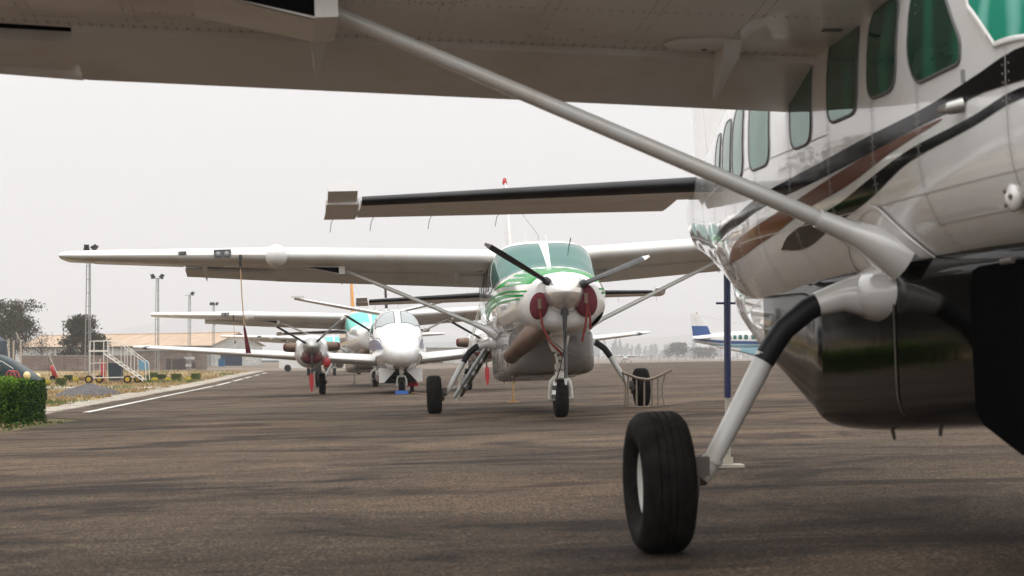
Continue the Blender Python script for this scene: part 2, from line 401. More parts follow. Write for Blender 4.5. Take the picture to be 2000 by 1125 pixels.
# haze box
m = bpy.data.materials.new('haze_air'); m.use_nodes = True; N = m.node_tree.nodes; L = m.node_tree.links
N.remove(N['Principled BSDF']); pv = N.new('ShaderNodeVolumePrincipled'); L.new(pv.outputs['Volume'], N['Material Output'].inputs['Volume'])
pv.inputs['Color'].default_value = (.96, .965, .985, 1); pv.inputs['Density'].default_value = .00042; pv.inputs['Anisotropy'].default_value = .3
mb = MB().box((0, 8900, 234), (24000, 18000, 476)); o = mb.build('haze', m, None, None); structure(o, 'stuff'); o.display_type = 'WIRE'

def G(px, d): return (px - 1000) / F * d      # x of the point seen at column px, d metres away

# ------------------------------------------------------------------ aircraft tools
def interp(tab, y):
    """smooth interpolation of a table of rows (y, a, b, ...)"""
    if y <= tab[0][0]: return tab[0][1:]
    if y >= tab[-1][0]: return tab[-1][1:]
    for i in range(len(tab) - 1):
        if tab[i][0] <= y <= tab[i + 1][0]: break
    p0, p1 = tab[i], tab[i + 1]; h = p1[0] - p0[0]; t = (y - p0[0]) / h
    out = []
    def slope(k, c):
        if k <= 0 or k >= len(tab) - 1: return None
        a = (tab[k][c] - tab[k - 1][c]) / (tab[k][0] - tab[k - 1][0]); b = (tab[k + 1][c] - tab[k][c]) / (tab[k + 1][0] - tab[k][0])
        if a * b <= 0: return 0
        return 2 * a * b / (a + b)
    for c in range(1, len(p0)):
        d = (p1[c] - p0[c]) / h; m0 = slope(i, c); m1 = slope(i + 1, c)
        m0 = d if m0 is None else m0; m1 = d if m1 is None else m1
        t2, t3 = t * t, t * t * t
        out.append((2 * t3 - 3 * t2 + 1) * p0[c] + (t3 - 2 * t2 + t) * h * m0 + (-2 * t3 + 3 * t2) * p1[c] + (t3 - t2) * h * m1)
    return out
class Body:
    """superellipse body: rows (y, half width, z bottom, z of widest, z top, n upper, n lower)"""
    def __init__(s, tab): s.t = tab
    def at(s, y, th):
        w, zb, zm, zt, nu, nl = interp(s.t, y); c, q = math.cos(th), math.sin(th)
        n = nu if q >= 0 else nl
        x = w * math.copysign(abs(c) ** (2 / n), c); z = zm + (zt - zm if q >= 0 else zm - zb) * math.copysign(abs(q) ** (2 / n), q)
        return Vector((x, y, z))
    def nrm(s, y, th):
        e = .004; a = s.at(y + e, th) - s.at(y - e, th); b = s.at(y, th + e) - s.at(y, th - e)
        n = b.cross(a)
        if n.length < 1e-9: return Vector((0, 0, 1))
        n.normalize(); c = s.at(y, th); w, zb, zm, zt, nu, nl = interp(s.t, y)
        if n.dot(Vector((c.x, 0, c.z - zm))) < 0: n = -n
        return n
    def th(s, y, z):
        w, zb, zm, zt, nu, nl = interp(s.t, y)
        if z >= zm: return math.asin(min(1, (z - zm) / (zt - zm)) ** (nu / 2))
        return -math.asin(min(1, (zm - z) / (zm - zb)) ** (nl / 2))
    def side(s, y, z):
        w, zb, zm, zt, nu, nl = interp(s.t, y)
        if z >= zm: t = min(1, (z - zm) / max(1e-4, zt - zm)); n = nu
        else: t = min(1, (zm - z) / max(1e-4, zm - zb)); n = nl
        return w * (1 - t ** n) ** (1 / n)
    def mesh(s, mb, ny=90, seg=56, m=0, caps=(True, True), y0=None, y1=None):
        y0 = s.t[0][0] if y0 is None else y0; y1 = s.t[-1][0] if y1 is None else y1
        ys = sorted(set([y0 + (y1 - y0) * i / ny for i in range(ny + 1)] + [r[0] for r in s.t if y0 < r[0] < y1]))
        ys = [ys[0]] + [b for a, b in zip(ys, ys[1:]) if b - a > .004]
        mb.rings([[s.at(y, 2 * math.pi * k / seg) for k in range(seg)] for y in ys], m, caps)
def lin(pts, x):
    if x <= pts[0][0]: return pts[0][1]
    for a, b in zip(pts, pts[1:]):
        if x <= b[0]: return a[1] + (b[1] - a[1]) * (x - a[0]) / (b[0] - a[0])
    return pts[-1][1]
def rpoly(pts, r, seg=5):
    out = []; n = len(pts)
    for i in range(n):
        p0, p, p1 = Vector(pts[i - 1]), Vector(pts[i]), Vector(pts[(i + 1) % n])
        a = (p0 - p); b = (p1 - p); rr = min(r, a.length * .45, b.length * .45)
        a = p + a.normalized() * rr; b = p + b.normalized() * rr
        for k in range(seg + 1):
            t = k / seg; out.append((a * (1 - t) ** 2 + p * 2 * t * (1 - t) + b * t * t))
    # subdivide long edges
    res = []
    for i in range(len(out)):
        a, b = out[i], out[(i + 1) % len(out)]; k = max(1, int((b - a).length / .09))
        for j in range(k): res.append(a + (b - a) * j / k)
    return res
def fill(mb, outline, f, m=0, nr=5):
    """disc of rings from the outline to its centre, every vertex mapped by f(u, v)"""
    c = sum(outline, Vector((0, 0))) / len(outline); n = len(outline)
    rings = [[f(*(c + (p - c) * (1 - k / nr))) for p in outline] for k in range(nr)]
    vs = [p for r in rings for p in r] + [f(*c)]; fs = []
    for k in range(nr - 1):
        for j in range(n): a = k * n + j; b = k * n + (j + 1) % n; fs.append((a, b, b + n, a + n))
    for j in range(n): fs.append(((nr - 1) * n + j, (nr - 1) * n + (j + 1) % n, nr * n))
    mb.add(vs, fs, m)
def band(mb, outline, fi, w, m=0, h=.006, f=None):
    """raised frame round an outline"""
    c = sum(outline, Vector((0, 0))) / len(outline); n = len(outline)
    out = []
    for i in range(n):
        t = (outline[(i + 1) % n] - outline[i - 1]); nn = Vector((t.y, -t.x)).normalized()
        if nn.dot(outline[i] - c) < 0: nn = -nn
        out.append(nn)
    rs = []
    for k, (o, hh) in enumerate(((-.3, .002), (0, 1), (.75, 1), (1, -.5))):
        rs.append([fi(*(outline[i] + out[i] * w * o), h * hh if k != 0 else h * .6) for i in range(n)])
    mb.rings([list(r) for r in rs], m, (False, False))
def crv(pts, y): return interp(pts, y)[0] if len(pts) > 2 else lin(pts, y)
def stripe(mb, body, lo, hi, sgn, m=0, off=.0025, ny=40, nz_=5):
    y0 = max(lo[0][0], hi[0][0]); y1 = min(lo[-1][0], hi[-1][0]); g = []
    for i in range(ny + 1):
        y = y0 + (y1 - y0) * i / ny; a, b = body.th(y, crv(lo, y)), body.th(y, crv(hi, y)); row = []
        for k in range(nz_ + 1):
            t = a + (b - a) * k / nz_; q = body.at(y, t) + body.nrm(y, t) * off; row.append(Vector((sgn * q.x, q.y, q.z)))
        g.append(row)
    mb.rings(g, m, closed=False)
def aero(t, cam=.02, a=0, b=1, n=14):
    """closed aerofoil outline (chord fraction, height) from a to b"""
    def th(x): return 5 * t * (.2969 * math.sqrt(max(x, 0)) - .126 * x - .3516 * x * x + .2843 * x ** 3 - .1036 * x ** 4)
    def cb(x): return cam * (1 - (2 * x - .8) ** 2 / 1.44) if x > .4 else cam * (1 - ((x - .4) / .4) ** 2)
    xs = [a + (b - a) * (1 - math.cos(math.pi * k / n)) / 2 for k in range(n + 1)]
    return [(x, cb(x) + th(x)) for x in xs] + [(x, cb(x) - th(x)) for x in reversed(xs[(1 if a == 0 else 0):-1 if b == 1 else None])]
def surf(mb, secs, a=0, b=1, cam=.02, m=0, vert=False, n=14, bend=0, drop=0, nose=0):
    """aerofoil surface through sections (x, y leading edge, chord, z, thickness ratio, incidence)"""
    rs = []
    for (x, yl, c, z, t, inc) in secs:
        pr = aero(t, cam, a, b, n); r = []
        for u, v in pr:
            if nose and u < a + nose: v = v * max(.25, ((u - a) / nose)) ** .5
            if bend: du = (u - a) * c; yy = a * c + du * math.cos(bend) + v * c * math.sin(bend) * .0; zz = v * c - du * math.sin(bend) - drop
            else: yy, zz = u * c, v * c - drop
            ci, si = math.cos(inc), math.sin(inc)
            Y, Z = yy * ci + zz * si, zz * ci - yy * si
            r.append(Vector((z, yl + Y, x)) if 0 else (Vector((x, yl + Y, z + Z)) if not vert else Vector((Z, yl + Y, z))))
        rs.append(r)
    mb.rings(rs, m)
def sec_at(secs, x):
    secs = sorted(secs, key=lambda s: s[0]); t = [tuple(s) for s in secs]
    for p, q in zip(t, t[1:]):
        if p[0] <= x <= q[0]:
            k = (x - p[0]) / (q[0] - p[0]); return tuple(p[i] + (q[i] - p[i]) * k for i in range(6))
    return t[0] if x < t[0][0] else t[-1]
def sub(secs, x0, x1):
    s = [sec_at(secs, x0)] + [q for q in secs if x0 < q[0] < x1] + [sec_at(secs, x1)]
    return s
def low_at(secs, x, u):
    x_, yl, c, z, t, inc = sec_at(secs, abs(x))
    v = [q for q in aero(t, .02, 0, 1, 60)]; lows = v[61:]
    b = min(lows, key=lambda q: abs(q[0] - u))[1]
    yy, zz = u * c, b * c; ci, si = math.cos(inc), math.sin(inc)
    return Vector((x, yl + yy * ci + zz * si, z + zz * ci - yy * si))
def mirror(secs, s): return [(s * q[0],) + tuple(q[1:]) for q in secs]
def wheel(name, c, r, w, parent, sgn=-1, rimr=.42):
    wh = empty(name); wh.parent = parent
    k = r; hw = w / 2
    prof = [(-hw * .52, r * .50), (-hw * .78, r * .56), (-hw * .97, r * .68), (-hw, r * .79), (-hw * .93, r * .885), (-hw * .76, r * .955)]
    tr = []
    for gx in (-.42, -.14, .14, .42): tr += [(hw * (gx - .035), r * (.995 - .02 * gx * gx)), (hw * (gx - .02), r * .975), (hw * (gx + .02), r * .975), (hw * (gx + .035), r * (.995 - .02 * gx * gx))]
    prof = prof + [(-hw * .62, r * .985)] + tr + [(hw * .62, r * .985)] + [(-a, b) for a, b in reversed(prof)]
    t = MB().lathe(prof, c, 'x', 48, cap=(False, False)).build('tyre', TYRE, wh, 40)
    rp = [(-hw * .30, .02 * 1), (-hw * .34, r * .10), (-hw * .20, r * .16), (-hw * .12, r * .30), (-hw * .30, r * .38), (-hw * .52, r * .46), (-hw * .58, r * .525), (-hw * .48, r * .53), (-hw * .3, r * .44), (hw * .3, r * .44), (hw * .48, r * .53), (hw * .58, r * .525), (hw * .52, r * .46), (hw * .30, r * .38), (hw * .12, r * .30), (hw * .3, r * .12), (hw * .28, .02)]
    mb = MB().lathe(rp, c, 'x', 32)
    for q in range(8):
        a = q * math.pi / 4
        mb.ell(Vector(c) + Vector((sgn * hw * .17, math.cos(a) * r * .23, math.sin(a) * r * .23)), (.012, .012, .012), 1, 6, 4)
    mb.build('rim', [RIM, STEEL], wh)
    return wh
def plane_matrix(x, y, yaw, roll, pitch=0, z=None):
    z = gz(x, y) if z is None else z
    return Matrix.Translation((x, y, z)) @ Matrix.Rotation(-roll, 4, 'Y') @ Matrix.Rotation(yaw, 4, 'Z') @ Matrix.Rotation(pitch, 4, 'X')
def blade(mb, hub, ang, L, wmax, m=0, mt=1, pitch=R(78), tip=.12):
    """propeller blade feathered: chord almost along the shaft"""
    rs = []; prev = None
    dr = Vector((math.cos(ang), 0, math.sin(ang))); tn = Vector((-math.sin(ang), 0, math.cos(ang))); ax = Vector((0, 1, 0))
    st = [(.10, .035, .035), (.2, .045, .04), (.3, .075, .03), (.5, .095, .017), (.75, .09, .011), (.93, .075, .008), (1, .035, .006)]
    for f, ch, th in st:
        p = pitch - R(22) * (f - .3); cd = tn * math.cos(p) + ax * math.sin(p); td = tn * math.sin(p) * -1 + ax * math.cos(p)
        c = Vector(hub) + dr * L * f; k = wmax / .19
        rs.append([c + cd * math.cos(q * math.pi / 5) * ch * k + td * math.sin(q * math.pi / 5) * th * k for q in range(10)])
    mb.rings(rs[:6], m); mb.rings(rs[5:], mt)

# ------------------------------------------------------------------ high wing turboprop
CB = Body([
    (-5.05, .44, 1.42, 1.76, 2.08, 2.2, 2.1), (-4.98, .53, 1.33, 1.75, 2.13, 2.25, 2.15), (-4.8, .62, 1.27, 1.74, 2.17, 2.3, 2.2), (-4.4, .69, 1.22, 1.73, 2.21, 2.35, 2.2), (-3.8, .74, 1.18, 1.72, 2.25, 2.4, 2.3),
    (-2.95, .79, 1.16, 1.72, 2.30, 2.6, 2.5), (-2.5, .825, 1.16, 1.73, 2.50, 3.0, 2.6), (-2.0, .845, 1.16, 1.75, 2.72, 3.5, 2.6), (-1.6, .855, 1.16, 1.76, 2.80, 3.8, 2.6),
    (0, .86, 1.12, 1.80, 2.83, 3.8, 2.6), (1.6, .855, 1.06, 1.82, 2.83, 3.6, 2.6), (2.5, .80, 1.03, 1.84, 2.80, 3.2, 2.5), (3.4, .69, 1.10, 1.89, 2.73, 2.8, 2.4), (4.4, .53, 1.30, 1.95, 2.62, 2.5, 2.3),
    (5.4, .37, 1.51, 2.02, 2.50, 2.3, 2.2), (6.3, .22, 1.68, 2.06, 2.40, 2.1, 2.1), (6.85, .10, 1.78, 2.08, 2.33, 2, 2), (6.95, .04, 1.86, 2.09, 2.28, 2, 2)])
PB = Body([(-3.0, .45, .78, 1.0, 1.30, 4, 4), (-2.9, .60, .66, 1.0, 1.34, 6, 5), (-2.75, .67, .62, .95, 1.36, 6, 6), (-1, .71, .565, .95, 1.38, 7, 7), (1.0, .71, .49, .90, 1.38, 7, 7),
    (1.15, .70, .497, .92, 1.38, 7, 7), (1.3, .69, .53, 1.0, 1.38, 7, 7), (2.1, .65, .745, 1.05, 1.40, 6, 6), (2.83, .58, .89, 1.12, 1.42, 5, 4.5), (3.9, .43, 1.09, 1.25, 1.5, 3, 3), (4.6, .28, 1.28, 1.4, 1.55, 3, 3)])
WSEC = [(.60, -.97, 1.98, 2.60, .17, R(7.2)), (4.4, -.93, 1.93, 2.75, .165, R(4.8)), (7.45, -.72, 1.32, 2.845, .15, R(3.0)), (7.80, -.66, 1.22, 2.86, .14, R(3)), (7.93, -.60, 1.12, 2.865, .10, R(3))]
TSEC = [(.10, 5.22, 1.50, 2.19, .10, 0), (2.95, 5.62, .88, 2.14, .10, 0), (3.12, 5.64, .86, 2.14, .08, 0)]

def caravan(name, mtx, label, group, c, detail=2):
    """c: colours and options"""
    root = empty(name, mat=mtx); tag(root, label, 'airplane', group)
    W = c.get('white', WHITE); seg = 64 if detail == 2 else 32; ny = 110 if detail == 2 else 50
    mb = MB(); CB.mesh(mb, ny, seg)
    # dorsal fillet
    fus = mb.build('fuselage', [W], root, 40)
    # ---- windshield
    wp = c.get('wglass', GL_GREEN)
    for sg in (1, -1):
        mb = MB()
        def fw(u, v, h=0):
            th = R(v) if sg > 0 else math.pi - R(v)
            return CB.at(u, th) + CB.nrm(u, th) * (.006 + h)
        ol = rpoly([Vector(p) for p in ((-2.93, 89.5), (-2.92, 62), (-2.80, 40), (-2.58, 22), (-2.28, 9), (-1.97, 6.5), (-1.72, 13), (-1.62, 24), (-1.66, 38), (-1.80, 55), (-1.92, 72), (-1.95, 89.5))], .02, 3)
        # densify in the angle direction
        d2 = []
        for i in range(len(ol)):
            a, b = ol[i], ol[(i + 1) % len(ol)]; k = max(1, int(abs(b.y - a.y) / 4))
            for j in range(k): d2.append(a + (b - a) * j / k)
        fill(mb, d2, fw, 0, 8)
        ws = mb.build('windshield', wp, root, 60)
        mb = MB(); rs = []
        mbf = MB(); cen = sum(d2, Vector((0, 0))) / len(d2)
        for o_, hh in ((.99, .002), (1.0, .006), (1.02, .006), (1.03, -.006)):
            rs.append([fw(*(cen + Vector(((p.x - cen.x) * o_, (p.y - cen.y) * (1 + (o_ - 1) * .7))))) + CB.nrm((cen + (p - cen) * o_).x, R(p.y) if sg > 0 else math.pi - R(p.y)) * (hh - .0) for p in d2])
        mbf.rings(rs, 0, (False, False)); mbf.build('windshield_frame', c.get('frame', W), ws, 60)
    # ---- side windows
    cock = [(-1.93, 2.50), (-1.22, 2.56), (-1.22, 1.98), (-1.75, 1.98), (-2.08, 2.12)]
    cab = c.get('cabwin') or [(-1.0, -.64, 2.03, 2.48), (-.40, .02, 2.03, 2.47), (.32, .74, 2.03, 2.47), (1.04, 1.46, 2.03, 2.46), (1.78, 2.14, 2.03, 2.45), (2.34, 2.66, 2.03, 2.43), (2.86, 3.14, 2.03, 2.40), (3.32, 3.56, 2.03, 2.36)]
    for sg in (-1, 1):
        def fs_(u, v, h=0): return Vector((sg * (CB.side(u, v) + .004 + h), u, v))
        polys = [('cockpit_window', c.get('cockpoly') or cock)] + [('cabin_window', [(a, t), (b, t), (b, s), (a, s)]) for a, b, s, t in cab]
        for nm, pl in polys:
            ol = rpoly([Vector(p) for p in pl], .11 if detail else .08, 5)
            mb = MB(); fill(mb, ol, fs_, 0, 3); wn = mb.build(nm, c.get('glass', GL_CAB), root, 60)
            if detail: mb = MB(); band(mb, ol, fs_, .012, 0, .003); mb.build('window_frame', FRAME, wn, 60)
    # ---- livery, seams and rivets on the fuselage
    for nm, mt, lst in c.get('stripes', []):
        mb = MB()
        for k, (lo, hi) in enumerate(lst):
            for sg in (-1, 1): stripe(mb, CB, lo, hi, sg, 0, .0026 + .0004 * k, 60)
        if mb.v: mb.build(nm, mt, root, 60)
    if detail == 2:
        mb = MB()
        for sg in (-1, 1):
            for y, z0, z1 in ((-2.95, 1.25, 2.2), (-2.06, 1.22, 2.6), (-1.12, 1.22, 2.62), (-.52, 1.25, 2.6), (.17, 1.25, 2.6), (.89, 1.25, 2.6), (1.62, 1.25, 2.6), (2.26, 1.25, 2.6), (3.24, 1.35, 2.55), (4.3, 1.5, 2.5), (5.5, 1.7, 2.4)):
                stripe(mb, CB, [(y, z0), (y + .006, z0)], [(y, z1), (y + .006, z1)], sg, 0, .0032, 1, 26)
                for dy in (-.025, .03):
                    z = z0
                    while z < z1:
                        p = Vector((sg * (CB.side(y + dy, z) + .003), y + dy, z))
                        mb.add([p + Vector((0, -.0035, -.0035)), p + Vector((0, .0035, -.0035)), p + Vector((0, .0035, .0035)), p + Vector((0, -.0035, .0035))], [(0, 1, 2, 3)], 0); z += .033
            for z, y0, y1 in ((1.42, -2.06, -1.1), (1.95, .2, 4.2), (1.55, -2.9, 2.2), (1.45, -4.6, -3.0)):
                stripe(mb, CB, [(y0, z), (y1, z)], [(y0, z + .005), (y1, z + .005)], sg, 0, .0032, 50, 1)
        mb.build('seam', SEAL, fus, None)
    # ---- cargo pod
    if c.get('pod', True):
        mb = MB(); PB.mesh(mb, 60, 48, y1=2.45); pod = mb.build('cargo_pod', c.get('podmat', POD_SHADED), root, 40)
        mb = MB(); PB.mesh(mb, 30, 48, y0=2.453); mb.build('tail_fairing', W, pod, 40)
        if detail == 2:
            for sg in (-1, 1):
                def fp(u, v, h=0): return Vector((sg * (PB.side(u, v) + .004 + h), u, v))
                for y0, y1 in (() if c.get('podmat') else ((-2.6, -1.7), (-.55, .35))):
                    ol = rpoly([Vector(p) for p in ((y0, .78), (y1, .78), (y1, 1.12), (y0, 1.12))], .09, 4)
                    mb = MB(); band(mb, ol, fp, .012, 0, .004); mb.build('pod_hatch', c.get('podmat', POD_SHADED), pod, 60)
            for y in (-2.2, -1.2, -.4, .25, .9): MB().tube([(-.55 if y != .25 else -.6, y, .66), (-.56, y + .01, .47 if y == .25 else .51)], [.018, .008], 0, 6).build('drain_mast', RIVET, pod)
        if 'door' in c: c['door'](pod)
    # ---- wings
    for sg in (-1, 1):
        mb = MB(); surf(mb, mirror(sub(WSEC, .60, .95), sg)); 
        # fixed part ends at the flap line, the tip is full chord
        mb2 = MB(); surf(mb2, mirror(sub(WSEC, .72, 4.446), sg), 0, .725, n=16); surf(mb2, mirror(sub(WSEC, 4.446, 5.98), sg), 0, .765, n=16); surf(mb2, mirror(sub(WSEC, 5.98, 7.5), sg), 0, .725, n=16); surf(mb2, mirror(sub(WSEC, 7.5, 7.93), sg), n=16)
        wing = mb2.build('wing', [WHITE2], root, 40)
        mb = MB(); surf(mb, mirror(sub(WSEC, .74, 4.445), sg), .715, 1, n=8, bend=R(18.5), drop=.034); mb.build('flap', WHITE2, wing, 40)
        mb = MB(); surf(mb, mirror(sub(WSEC, 4.448, 5.97), sg), .835, 1.03, n=8, bend=R(16), drop=.078, nose=.03); mb.build('flap', WHITE2, wing, 40)
        mb = MB(); surf(mb, mirror(sub(WSEC, 6.0, 7.49), sg), .733, 1, n=8, bend=R(2), nose=.03); mb.build('aileron', WHITE2, wing, 40)
        mb = MB(); a_, b_ = [[low_at(WSEC, sg * x_, .76) + Vector((0, -.01, .012)), low_at(WSEC, sg * x_, .76) + Vector((0, .24, .0))] for x_ in (4.45, 5.97)]; mb.add([a_[0], b_[0], b_[1], a_[1]], [(0, 1, 2, 3)]); mb.build('flap_cove', DARK, wing)
        # landing light unit on the leading edge
        p = sec_at(WSEC, 5.22); mb = MB(); mb.box((sg * 5.22, p[1] + .05, p[3] + .022), (.28, .12, .135), 0); 
        for q in (-.07, .07): mb.ell((sg * 5.22 + q, p[1] - .02, p[3] + .01), (.045, .02, .045), 1, 12, 8)
        mb.build('landing_light', [LENS, GALV], wing)
        if detail == 2:
            mb = MB()
            def rv(x, u, s=.006):
                q = low_at(WSEC, x, u); e = .0012; ux = Vector((s, 0, 0)); a = low_at(WSEC, x, u + .01) - q; a = a.normalized() * s
                n = ux.cross(a).normalized(); n = n if n.z < 0 else -n
                mb.add([q + n * e - ux - a, q + n * e + ux - a, q + n * e + ux + a, q + n * e - ux + a], [(0, 1, 2, 3)])
            for u in (.12, .30, .68, .705):
                x = .9
                while x < 7.5: rv(sg * x, u); x += .05
            for xr in [1.3 + .47 * k for k in range(14)]:
                for dx in (0, .05):
                    u = .12
                    while u < .70: rv(sg * (xr + dx), u, .0045); u += .022
            for xo, uo, ra, rb in ((2.15, .56, .13, .07), (3.95, .56, .14, .07), (5.0, .54, .13, .06), (2.8, .24, .12, .05), (6.2, .5, .12, .05)):
                for k in range(30):
                    a = k * math.pi / 15; rv(sg * (xo + ra * 1.3 * math.cos(a)), uo + rb * math.sin(a), .006)
            for xo in (1.8, 2.55, 3.02, 4.5, 5.5):
                for k in range(14): rv(sg * (xo - .11 + .22 * k / 13), .57, .005); rv(sg * (xo - .11 + .22 * k / 13), .60, .005)
            mb.build('rivet_row', RIVET, wing, None)
            for xo, uo in ((1.45, .60), (5.05, .30)):
                mb = MB(); q = low_at(WSEC, sg * xo, uo); mb.ell(q, (.19, .15, .035), 0, 24, 8)
                mb.ell(q + Vector((0, -.02, -.03)), (.018, .018, .012), 1, 8, 4); mb.build('fairing_blister', [WHITE2, RIVET], wing)
            MB().box(low_at(WSEC, sg * .93, .40) + Vector((0, 0, -.002)), (.09, .05, .006)).build('vent', RIVET, wing)
        # flap track brackets
        for xo in (1.33, 3.29, 5.6):
            a = low_at(WSEC, sg * xo, .58); ff_ = lambda dy, dz: a + Vector((0, dy, dz))
            pr = [ff_(-.10, .03), ff_(-.02, -.075), ff_(.10, -.13), ff_(.28, -.20), ff_(.36, -.235), ff_(.33, -.17), ff_(.22, -.0)]
            th_ = [.045, .04, .022, .012, .004, .012, .02]
            mb = MB(); mb.rings([[p + Vector((s_ * t_, 0, 0)) for p, t_ in zip(pr, th_)] for s_ in (-1, 1)], 0); mb.build('flap_bracket', [WHITE2], wing)
        # strut
        top = low_at(WSEC, sg * 3.27, .34); bot = Vector((sg * .76, -.40, 1.36))
        t2 = top + Vector((sg * -.06, 0, -.045))
        mb = MB(); pts = [t2 + (bot - t2) * k / 8 for k in range(9)]; d_ = (bot - t2).normalized()
        mb.tube(pts, [.033, .0335, .034, .0345, .035, .036, .037, .038, .039], 0, 20, 1.55, up=(0, 1, 0))
        st = mb.build('wing_strut', STRUTP, root, 50)
        mb = MB(); lo = [bot - d_ * .36, bot - d_ * .24, bot - d_ * .12, bot - d_ * .02, bot + d_ * .06]
        mb.tube(lo, [.042, .050, .070, .100, .125], 0, 24, 1.6)
        # mounting flange hugging the body
        ff = lambda u, v, h=0: Vector((sg * (CB.side(u, v) + .012 + h), u, v))
        ol = rpoly([Vector(p) for p in ((-.76, 1.20), (-.74, 1.34), (-.48, 1.56), (-.18, 1.52), (-.14, 1.34), (-.5, 1.20))], .16, 5); fill(mb, ol, ff, 0, 4); band(mb, ol, ff, .02, 0, .006)
        mb.build('strut_fairing', W, st, 50)
        # upper cuff: light shell with a dark opening outboard
        mb = MB(); a = low_at(WSEC, sg * 3.22, .20); b = low_at(WSEC, sg * 3.22, .48)
        e1 = low_at(WSEC, sg * 3.85, .22); e2 = low_at(WSEC, sg * 3.85, .48)
        k = Vector((0, 0, -.125))
        mb.rings([[a + Vector((0, 0, .03)), b + Vector((0, 0, .03)), b + k * .8, a + k], [low_at(WSEC, sg * 3.32, .20) + Vector((0, 0, .03)), low_at(WSEC, sg * 3.32, .50) + Vector((0, 0, .03)), low_at(WSEC, sg * 3.32, .50) + k * .9, low_at(WSEC, sg * 3.32, .20) + k * 1.05]], 0)
        q0, q1 = low_at(WSEC, sg * 3.32, .22), low_at(WSEC, sg * 3.32, .48)
        mb.rings([[q0 + Vector((0, 0, .02)), q1 + Vector((0, 0, .02)), q1 + k * .86, q0 + k], [e1 + Vector((0, 0, .012)), e2 + Vector((0, 0, .012)), e2 + Vector((0, 0, -.012)), e1 + Vector((0, 0, -.012))]], 0)
        # dark inset on the front face of the wedge
        n_ = Vector((0, -.004, 0)); mb.add([q0 + n_ + Vector((0, 0, -.015)), q0 + n_ + k * .92, e1 + n_ + Vector((0, 0, -.014))], [(0, 1, 2)], 1)
        n_ = Vector((0, 0, -.004)); mb.add([q0 + k + n_ + Vector((0, .02, 0)), q1 + k * .86 + n_, e2 + n_ * 4, e1 + n_ * 4], [(0, 1, 2, 3)], c.get('cuffmat', 0))
        mb.build('strut_cuff', [WHITE2, DARK], st)
    # weather radar pod on the starboard (image left) wing
    p = sec_at(WSEC, 4.33); mb = MB()
    mb.lathe([(-.30, .02), (-.29, .07), (-.24, .13), (-.14, .175), (0, .19), (.2, .18), (.5, .12), (.75, .03)], (-4.33, p[1] - .05, p[3] - .02), 'y', 28)
    if c.get('radar', True): mb.build('radar_pod', WHITE, root)
    # fuel label
    if c.get('fuel_label'):
        p = sec_at(WSEC, 5.88); mb = MB(); mb.box((-5.88, p[1] - .012, p[3] + .032), (.13, .012, .055), 0, Matrix.Rotation(R(-14), 3, 'X')); fl = mb.build('fuel_placard', BLACK, root, None)
        cu = bpy.data.curves.new('placard_text', 'FONT'); cu.body = 'JET A-1'; cu.size = .034; cu.align_x = 'CENTER'; cu.align_y = 'CENTER'
        to = bpy.data.objects.new('placard_text', cu); COL.objects.link(to)
        me = bpy.data.meshes.new_from_object(to.evaluated_get(bpy.context.evaluated_depsgraph_get())); bpy.data.objects.remove(to)
        me.materials.append(BLADET); t = bpy.data.objects.new('lettering', me); COL.objects.link(t); t.parent = fl
        t.location = (-5.88, p[1] - .022, p[3] + .03); t.rotation_euler = (R(76), 0, 0)
    # ---- tail
    for sg in (-1, 1):
        mb = MB(); surf(mb, mirror(sub(TSEC, .1, 2.86), sg), 0, .60, cam=0, m=0); 
        stb = mb.build('stabilizer', [WHITE2], root)
        mb = MB(); surf(mb, [(x, y - .004, ch, z, t * 1.06, i) for x, y, ch, z, t, i in mirror(sub(TSEC, .30, 2.855), sg)], 0, .085, cam=0); mb.build('deice_boot', c.get('boot', BOOT), stb)
        el = MB(); es = sub(TSEC, .34, 2.86); surf(el, mirror(es, sg), .605, 1, cam=0, bend=R(10)); surf(el, mirror(sub(TSEC, 2.875, 3.12), sg), .04, 1, cam=0, bend=R(5))
        elv = el.build('elevator', WHITE2, stb)
        mb = MB(); mb.box((sg * 3.0, 5.56, 2.195), (.22, .24, .06), 0, Matrix.Rotation(R(-16), 3, 'X')); mb.build('elevator_horn', WHITE2, elv, 20)
        if detail:
            for x_ in (3.04, 2.72, 2.25, 1.7):
                s_ = sec_at(TSEC, x_); q = Vector((sg * x_, s_[1] + s_[2] * .97, s_[3] - .055)); MB().tube([q, q + Vector((sg * .02, .08, -.04)), q + Vector((sg * .03, .13, -.11))], .0025, 0, 4).build('static_wick', WIRE, elv)
    fs2 = [(2.30, 4.95, 1.95), (2.75, 5.22, 1.72), (3.5, 5.62, 1.42), (4.2, 5.98, 1.16), (4.40, 6.10, 1.02), (4.48, 6.25, .8)]
    mb = MB(); surf(mb, [(0, y, ch, z, .085 if z < 4.3 else .05, 0) for z, y, ch in fs2], 0, .62, cam=0, vert=True)
    mb.rings([[Vector((0, 3.0, 2.70)), Vector((.03, 3.6, 2.62)), Vector((.06, 5.4, 2.45)), Vector((-.06, 5.4, 2.45)), Vector((-.03, 3.6, 2.62))], [Vector((0, 3.02, 2.76)), Vector((.01, 4.0, 2.80)), Vector((.04, 5.3, 2.98)), Vector((-.04, 5.3, 2.98)), Vector((-.01, 4.0, 2.80))]], 0)
    fin = mb.build('fin', [c.get('fin', W)], root)
    mb = MB(); surf(mb, [(0, y - .004, ch, z, .09, 0) for z, y, ch in fs2[1:5]], 0, .05, cam=0, vert=True); mb.build('deice_boot', c.get('finboot', c.get('fin', W)), fin)
    mb = MB(); surf(mb, [(0, y, ch, z, .085 if z < 4.3 else .05, 0) for z, y, ch in fs2], .63, 1, cam=0, vert=True); mb.build('rudder', c.get('rudder', c.get('fin', W)), fin)
